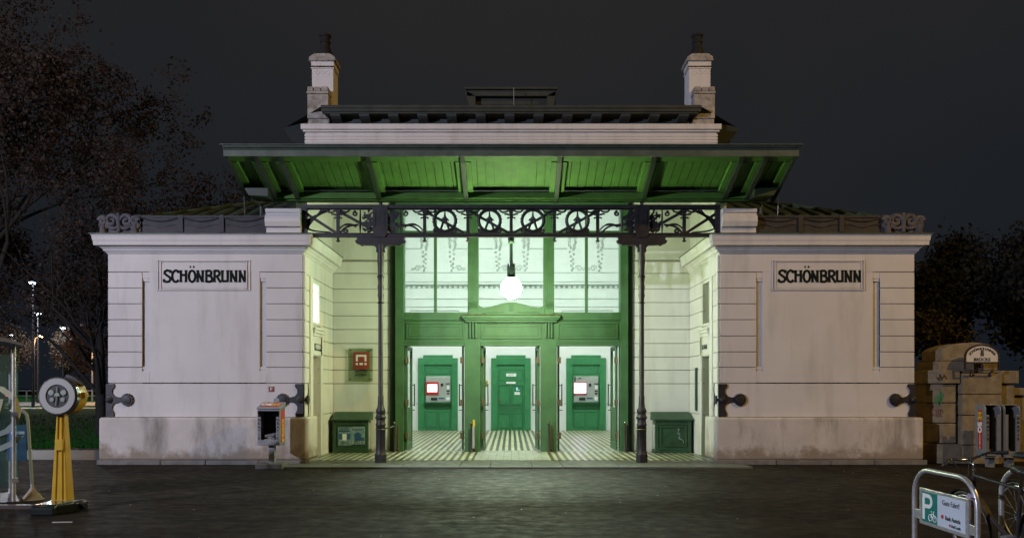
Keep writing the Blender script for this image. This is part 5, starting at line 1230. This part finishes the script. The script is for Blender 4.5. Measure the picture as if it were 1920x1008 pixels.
# grass tufts
w = MB(); rr = random.Random(2)
for k in range(9000):
    x_ = rr.uniform(-30, -10); y_ = 19.9+rr.random()**1.6*24
    if y_ < 19.9+(x_+10)*-0.02: continue
    h = rr.uniform(.04, .11); a = rr.uniform(0, pi); dx, dy = .02*cos(a), .02*sin(a)
    w.add([(x_-dx, y_-dy, .006), (x_+dx, y_+dy, .006), (x_+rr.uniform(-.04, .04), y_, h)], [(0, 1, 2)])
tag(w.build('grass', 'grass'), 'short grass on the lawn behind the yellow scale', 'grass', None, 'stuff')
# railing
t = thing('railing', (-60, 84, 0), 'long white metal railing beyond the road on the left', 'railing')
w = MB()
for k in range(40): w.box(-95+k*2.0-.05, -95+k*2.0+.05, 83.95, 84.05, 0, 1.25)
w.build('railing_posts', 'steel', t)['kind'] = 'stuff'
w = MB(); w.box(-95, -16, 83.95, 84.05, 1.15, 1.25); w.box(-95, -16, 83.97, 84.03, .6, .68); w.build('rail', 'steel', t)
# street lamps
def cool_lamp(loc, h, lab):
    t = thing('street_lamp', loc, lab, 'street lamp', 'cool white street lamps along the road')
    x_, y_, _ = loc; w = MB(); w.tube([(x_, y_, 0), (x_, y_, h)], [.12, .06], 8); w.build('pole', 'iron', t, smooth=True)
    w = MB(); w.lathe([(.25, h+.02), (.33, h+.06), (.2, h+.13), (.02, h+.16)], (x_, y_, 0), 16); w.build('lamp_hood', 'greymetal', t, smooth=True)
    w = MB(); w.lathe([(.10, h-.10), (.24, h-.05), (.30, h+.02)], (x_, y_, 0), 16); w.build('lamp_glass', 'coolhead', t, smooth=True)
    l = point_light('cool_glow', (0, -2.5, h-.3), 2200, (.8, .9, 1.0), .3); l.parent = t
    return t
cool_lamp((X(62, 62), 62, 0), 1.6+195*62/F, 'tallest cool white street lamp, highest of the lamps above the yellow scale')
cool_lamp((X(71, 77), 77, 0), 1.6+137*77/F, 'cool white street lamp just below the highest one')
cool_lamp((X(118, 100), 100, 0), 1.6+110*100/F, 'cool white street lamp right of the orange lamp, smaller than its neighbours')
cool_lamp((X(22, 120), 120, 0), 1.6+97*120/F, 'cool white street lamp showing just above the phone booth roof')
def warm_lamp(loc, h, lab, arm, en):
    t = thing('sodium_street_lamp', loc, lab, 'street lamp', 'orange street lamps along the road')
    x_, y_, _ = loc; w = MB(); w.tube([(x_, y_, 0), (x_, y_, h-1.0), (x_+arm*.25, y_, h-.2), (x_+arm*.8, y_, h+.05)], [.12, .07, .05, .04], 8); w.build('pole', 'greymetal', t, smooth=True)
    w = MB(); w.sphere((x_+arm, y_, h), .15, 12, 8); hd = w.build('lamp_head', 'warmhead', t, smooth='all')
    l = point_light('sodium_glow', (arm*1.6, -1.5, h-.4), en, (1.0, .52, .2), .2); l.parent = t
warm_lamp((X(63, 72), 72, 0), 1.6+95*72/F, 'orange street lamp on a dark pole behind the yellow scale', .72, 900)
warm_lamp((X(173, 86), 86, 0), 1.6+87*86/F, 'orange street lamp on a curved pole near the wing corner', .8, 2200)
# a car on the far road, only its rear light shows
t = thing('car', (X(20, 79), 79, 0), 'dark car with red rear light on the far road behind the booth glass', 'car')
x_ = X(20, 79); w = MB(); w.prism([(x_-4.2, .35), (x_, .35), (x_+.02, .8), (x_-.35, .95), (x_-.9, 1.42), (x_-2.6, 1.45), (x_-3.3, .98), (x_-4.2, .85)], 78.2, 79.8); w.build('body', 'black', t, bevel=.06)
for dx in (-.8, -3.4):
    w = MB(); w.lathe([(.33, -.1), (.33, .1)], (x_+dx, 78.25, .33), 16, 'y'); w.build('wheel', 'black', t)
w = MB(); w.sphere((x_+.02, 78.3, .78), .16, 8, 6); w.build('rear_light', 'tail', t)

# ------------------------------------------------------------------ trees
def make_tree(name, loc, height, spread, lab, leafm, nleaf, seed, trunk_r=.2, levels=5, group=None, lean=(0, 0), fork=.28, leafsize=.14, clump=.55, cat='tree'):
    rr = random.Random(seed); t = thing(name, loc, lab, cat, group, local=True)
    wt = MB(); wc = MB(); ends = []
    def grow(p, d, ln, r, lv):
        n = 4; pts = [p]; q = p.copy(); dd = d.copy(); rs = [r]
        for i in range(n):
            wb = .05 if lv == 1 else .16; dd = (dd+Vector((rr.uniform(-wb, wb), rr.uniform(-wb, wb), rr.uniform(-.05, .10)))).normalized(); q = q+dd*ln/n; pts.append(q.copy()); rs.append(r*(1-.42*(i+1)/n))
        (wt if lv <= 1 else wc).tube(pts, rs, 7 if lv <= 1 else (4 if lv < 4 else 3), cap=False)
        if lv >= levels: ends.append((pts[-1], pts[-2])); return
        if lv >= levels-2: ends.append((pts[-1], pts[2]))
        k = 3 if lv < 3 else 3
        for j in range(k+(1 if lv == 1 else 0)):
            a = rr.uniform(0, 2*pi); tilt = rr.uniform(.35, .85)*spread
            side = dd.orthogonal().normalized(); side = (Matrix.Rotation(a, 3, dd) @ side)
            nd = (dd*cos(tilt)+side*sin(tilt)+Vector((0, 0, .12))).normalized()
            st_ = pts[-1] if j < 2 else pts[rr.choice((2, 3))]
            grow(st_, nd, ln*rr.uniform(.62, .82), rs[-1]*rr.uniform(.62, .85), lv+1)
    grow(Vector((0, 0, -.05)), Vector((lean[0], lean[1], 1)).normalized(), height*fork, trunk_r, 1)
    zmax = max(v[2] for v in wc.v); sc = height/zmax
    Sx = Matrix.Diagonal((1.0, 1.0, sc, 1))
    wt.v = [(a, b, c*sc) for a, b, c in wt.v]; wc.v = [(a, b, c*sc) for a, b, c in wc.v]
    wt.build('trunk', 'bark', t, smooth='all'); cr = wc.build('crown', 'bark', t, smooth='all')
    if nleaf:
        wl = MB()
        for i in range(nleaf):
            e_, f_ = rr.choice(ends); u = rr.random(); c = e_*u+f_*(1-u); c = Vector((c.x+rr.gauss(0, clump*.5), c.y+rr.gauss(0, clump*.5), c.z*sc+rr.gauss(0, clump*.45)))
            s_ = leafsize*rr.uniform(.5, 1.3); a = Vector((rr.gauss(0, 1), rr.gauss(0, 1), rr.gauss(0, 1))).normalized(); b = a.orthogonal().normalized(); b = Matrix.Rotation(rr.uniform(0, 6.28), 3, a) @ b; d_ = a.cross(b)
            wl.add([c-b*s_*.5, c+d_*s_*.3, c+b*s_*.5, c-d_*s_*.3], [(0, 1, 2, 3)])
        wl.build('foliage', leafm, cr)
    return t
GT = 'trees behind the left wing'
make_tree('autumn_tree', (-17.6, 25, 0), 16.8, 1.0, 'tall autumn tree with brown leaves rising behind the left end of the station', 'leaf', 20000, 11, .26, 6, GT, leafsize=.15, clump=.42)
make_tree('autumn_tree', (-21.5, 28, 0), 19.5, 1.0, 'tall sparse tree filling the upper left corner', 'leaf', 16000, 5, .30, 6, GT, leafsize=.16, clump=.42)
make_tree('autumn_tree', (-14.4, 27, 0), 10.8, 1.0, 'lower brown leaved tree just over the left wing roof', 'leaf', 9000, 23, .18, 6, GT, lean=(-.05, 0), leafsize=.13, clump=.35)
make_tree('autumn_tree', (-24.5, 33, 0), 12.5, 1.1, 'dense low crowned tree at the left edge, lower than its neighbours', 'leaf', 18000, 14, .2, 6, GT, fork=.15, leafsize=.17, clump=.6)
make_tree('autumn_tree', (-14.6, 34, 0), 10.5, 1.1, 'dense dark tree between the lamps and the left wing', 'leaf', 14000, 15, .2, 6, GT, fork=.34, leafsize=.17, clump=.5)
make_tree('bare_tree', (-20.5, 21, 0), 11.5, .9, 'forked bare tree at the left edge behind the phone booth', 'leaf', 0, 8, .30, 6, GT, lean=(.10, 0), fork=.22)
make_tree('bare_tree', (-13.6, 25.5, 0), 9.0, .9, 'dark leaning trunk right beside the left wing corner', 'leaf', 0, 31, .20, 6, GT, lean=(.05, 0), fork=.40)
for k, (x_, y_, h) in enumerate(((-36, 52, 9), (-47, 62, 10), (-31, 44, 8.5))):
    make_tree('bare_tree', (x_, y_, 0), h, 1.0, ('bare tree on the lawn behind the yellow scale', 'bare tree far across the road at the left', 'bare tree on the lawn near the curved lamp pole')[k], 'leafbrown', 2500, 40+k, .18, 6, GT, leafsize=.16, clump=.3)
far = make_tree('distant_tree', (-78, 96, 0), 9.5, 1.1, 'leftmost orange lit tree behind the railing', 'leafbrown', 9000, 51, .16, 6, 'orange lit trees behind the railing', fork=.16, leafsize=.30, clump=.9)
for k in range(7):
    copy_tree(far, loc=(-71+k*5.6, 97+3*(k % 3), 0), rz=1.3*k, label=('second', 'third', 'fourth', 'fifth', 'sixth', 'seventh', 'eighth')[k]+' orange lit tree from the left behind the railing')
GR = 'dark trees behind the right wing'
R_ = [((17.3, 31, 0), 7.3, 61), ((20.0, 29, 0), 7.6, 62), ((23.0, 33, 0), 8.0, 63), ((18.9, 26.5, 0), 6.0, 64), ((21.5, 25.5, 0), 5.4, 65), ((26, 36, 0), 8.2, 66)]
RL = ['dark bushy tree rising directly behind the right wing corner', 'tallest dark tree above the stone pier', 'dark tree at the right edge above the name board', 'low dark tree left of the stone pier', 'low dark tree right behind the stone pier', 'far dark tree at the right picture edge']
for (l_, h, sd), lb in zip(R_, RL): make_tree('dark_tree', l_, h, 1.15, lb, 'leafdark', 17000, sd, .14, 5, GR, fork=.16, leafsize=.20, clump=.75)
make_tree('amber_lit_bush', (12.9, 22.6, 0), 3.7, 1.1, 'bush with amber lit leaves between the right wing and the stone pier', 'leafamberlit', 3500, 71, .08, 5, None, fork=.14, leafsize=.12, clump=.35, cat='bush')
make_tree('lit_branch_tree', (17.8, 20.5, 0), 4.6, 1.2, 'small tree with amber lit twigs at the right picture edge', 'leafamberlit', 900, 77, .07, 5, None, fork=.3, leafsize=.10, clump=.3)

# small litter on the asphalt
w = MB(); rr = random.Random(4)
for k in range(60):
    x_ = rr.uniform(-8, 8); y_ = rr.uniform(6.5, 15); a = rr.uniform(0, pi); s_ = rr.uniform(.006, .02)
    w.add([(x_-s_, y_, .006), (x_, y_-s_, .008), (x_+s_, y_, .006), (x_, y_+s_*.6, .012)], [(0, 1, 2, 3)])
tag(w.build('litter', 'paper'), 'tiny scraps of litter scattered on the dark asphalt', 'litter', None, 'stuff')
w = MB(); w.m = Matrix.Translation((X(112, 9.0), 9.05, .004)) @ Matrix.Rotation(.12, 4, 'Z'); w.box(-.11, .11, -.01, .01, 0, .012)
tag(w.build('stick', 'dial'), 'pale thin stick lying on the asphalt before the scale', 'stick')
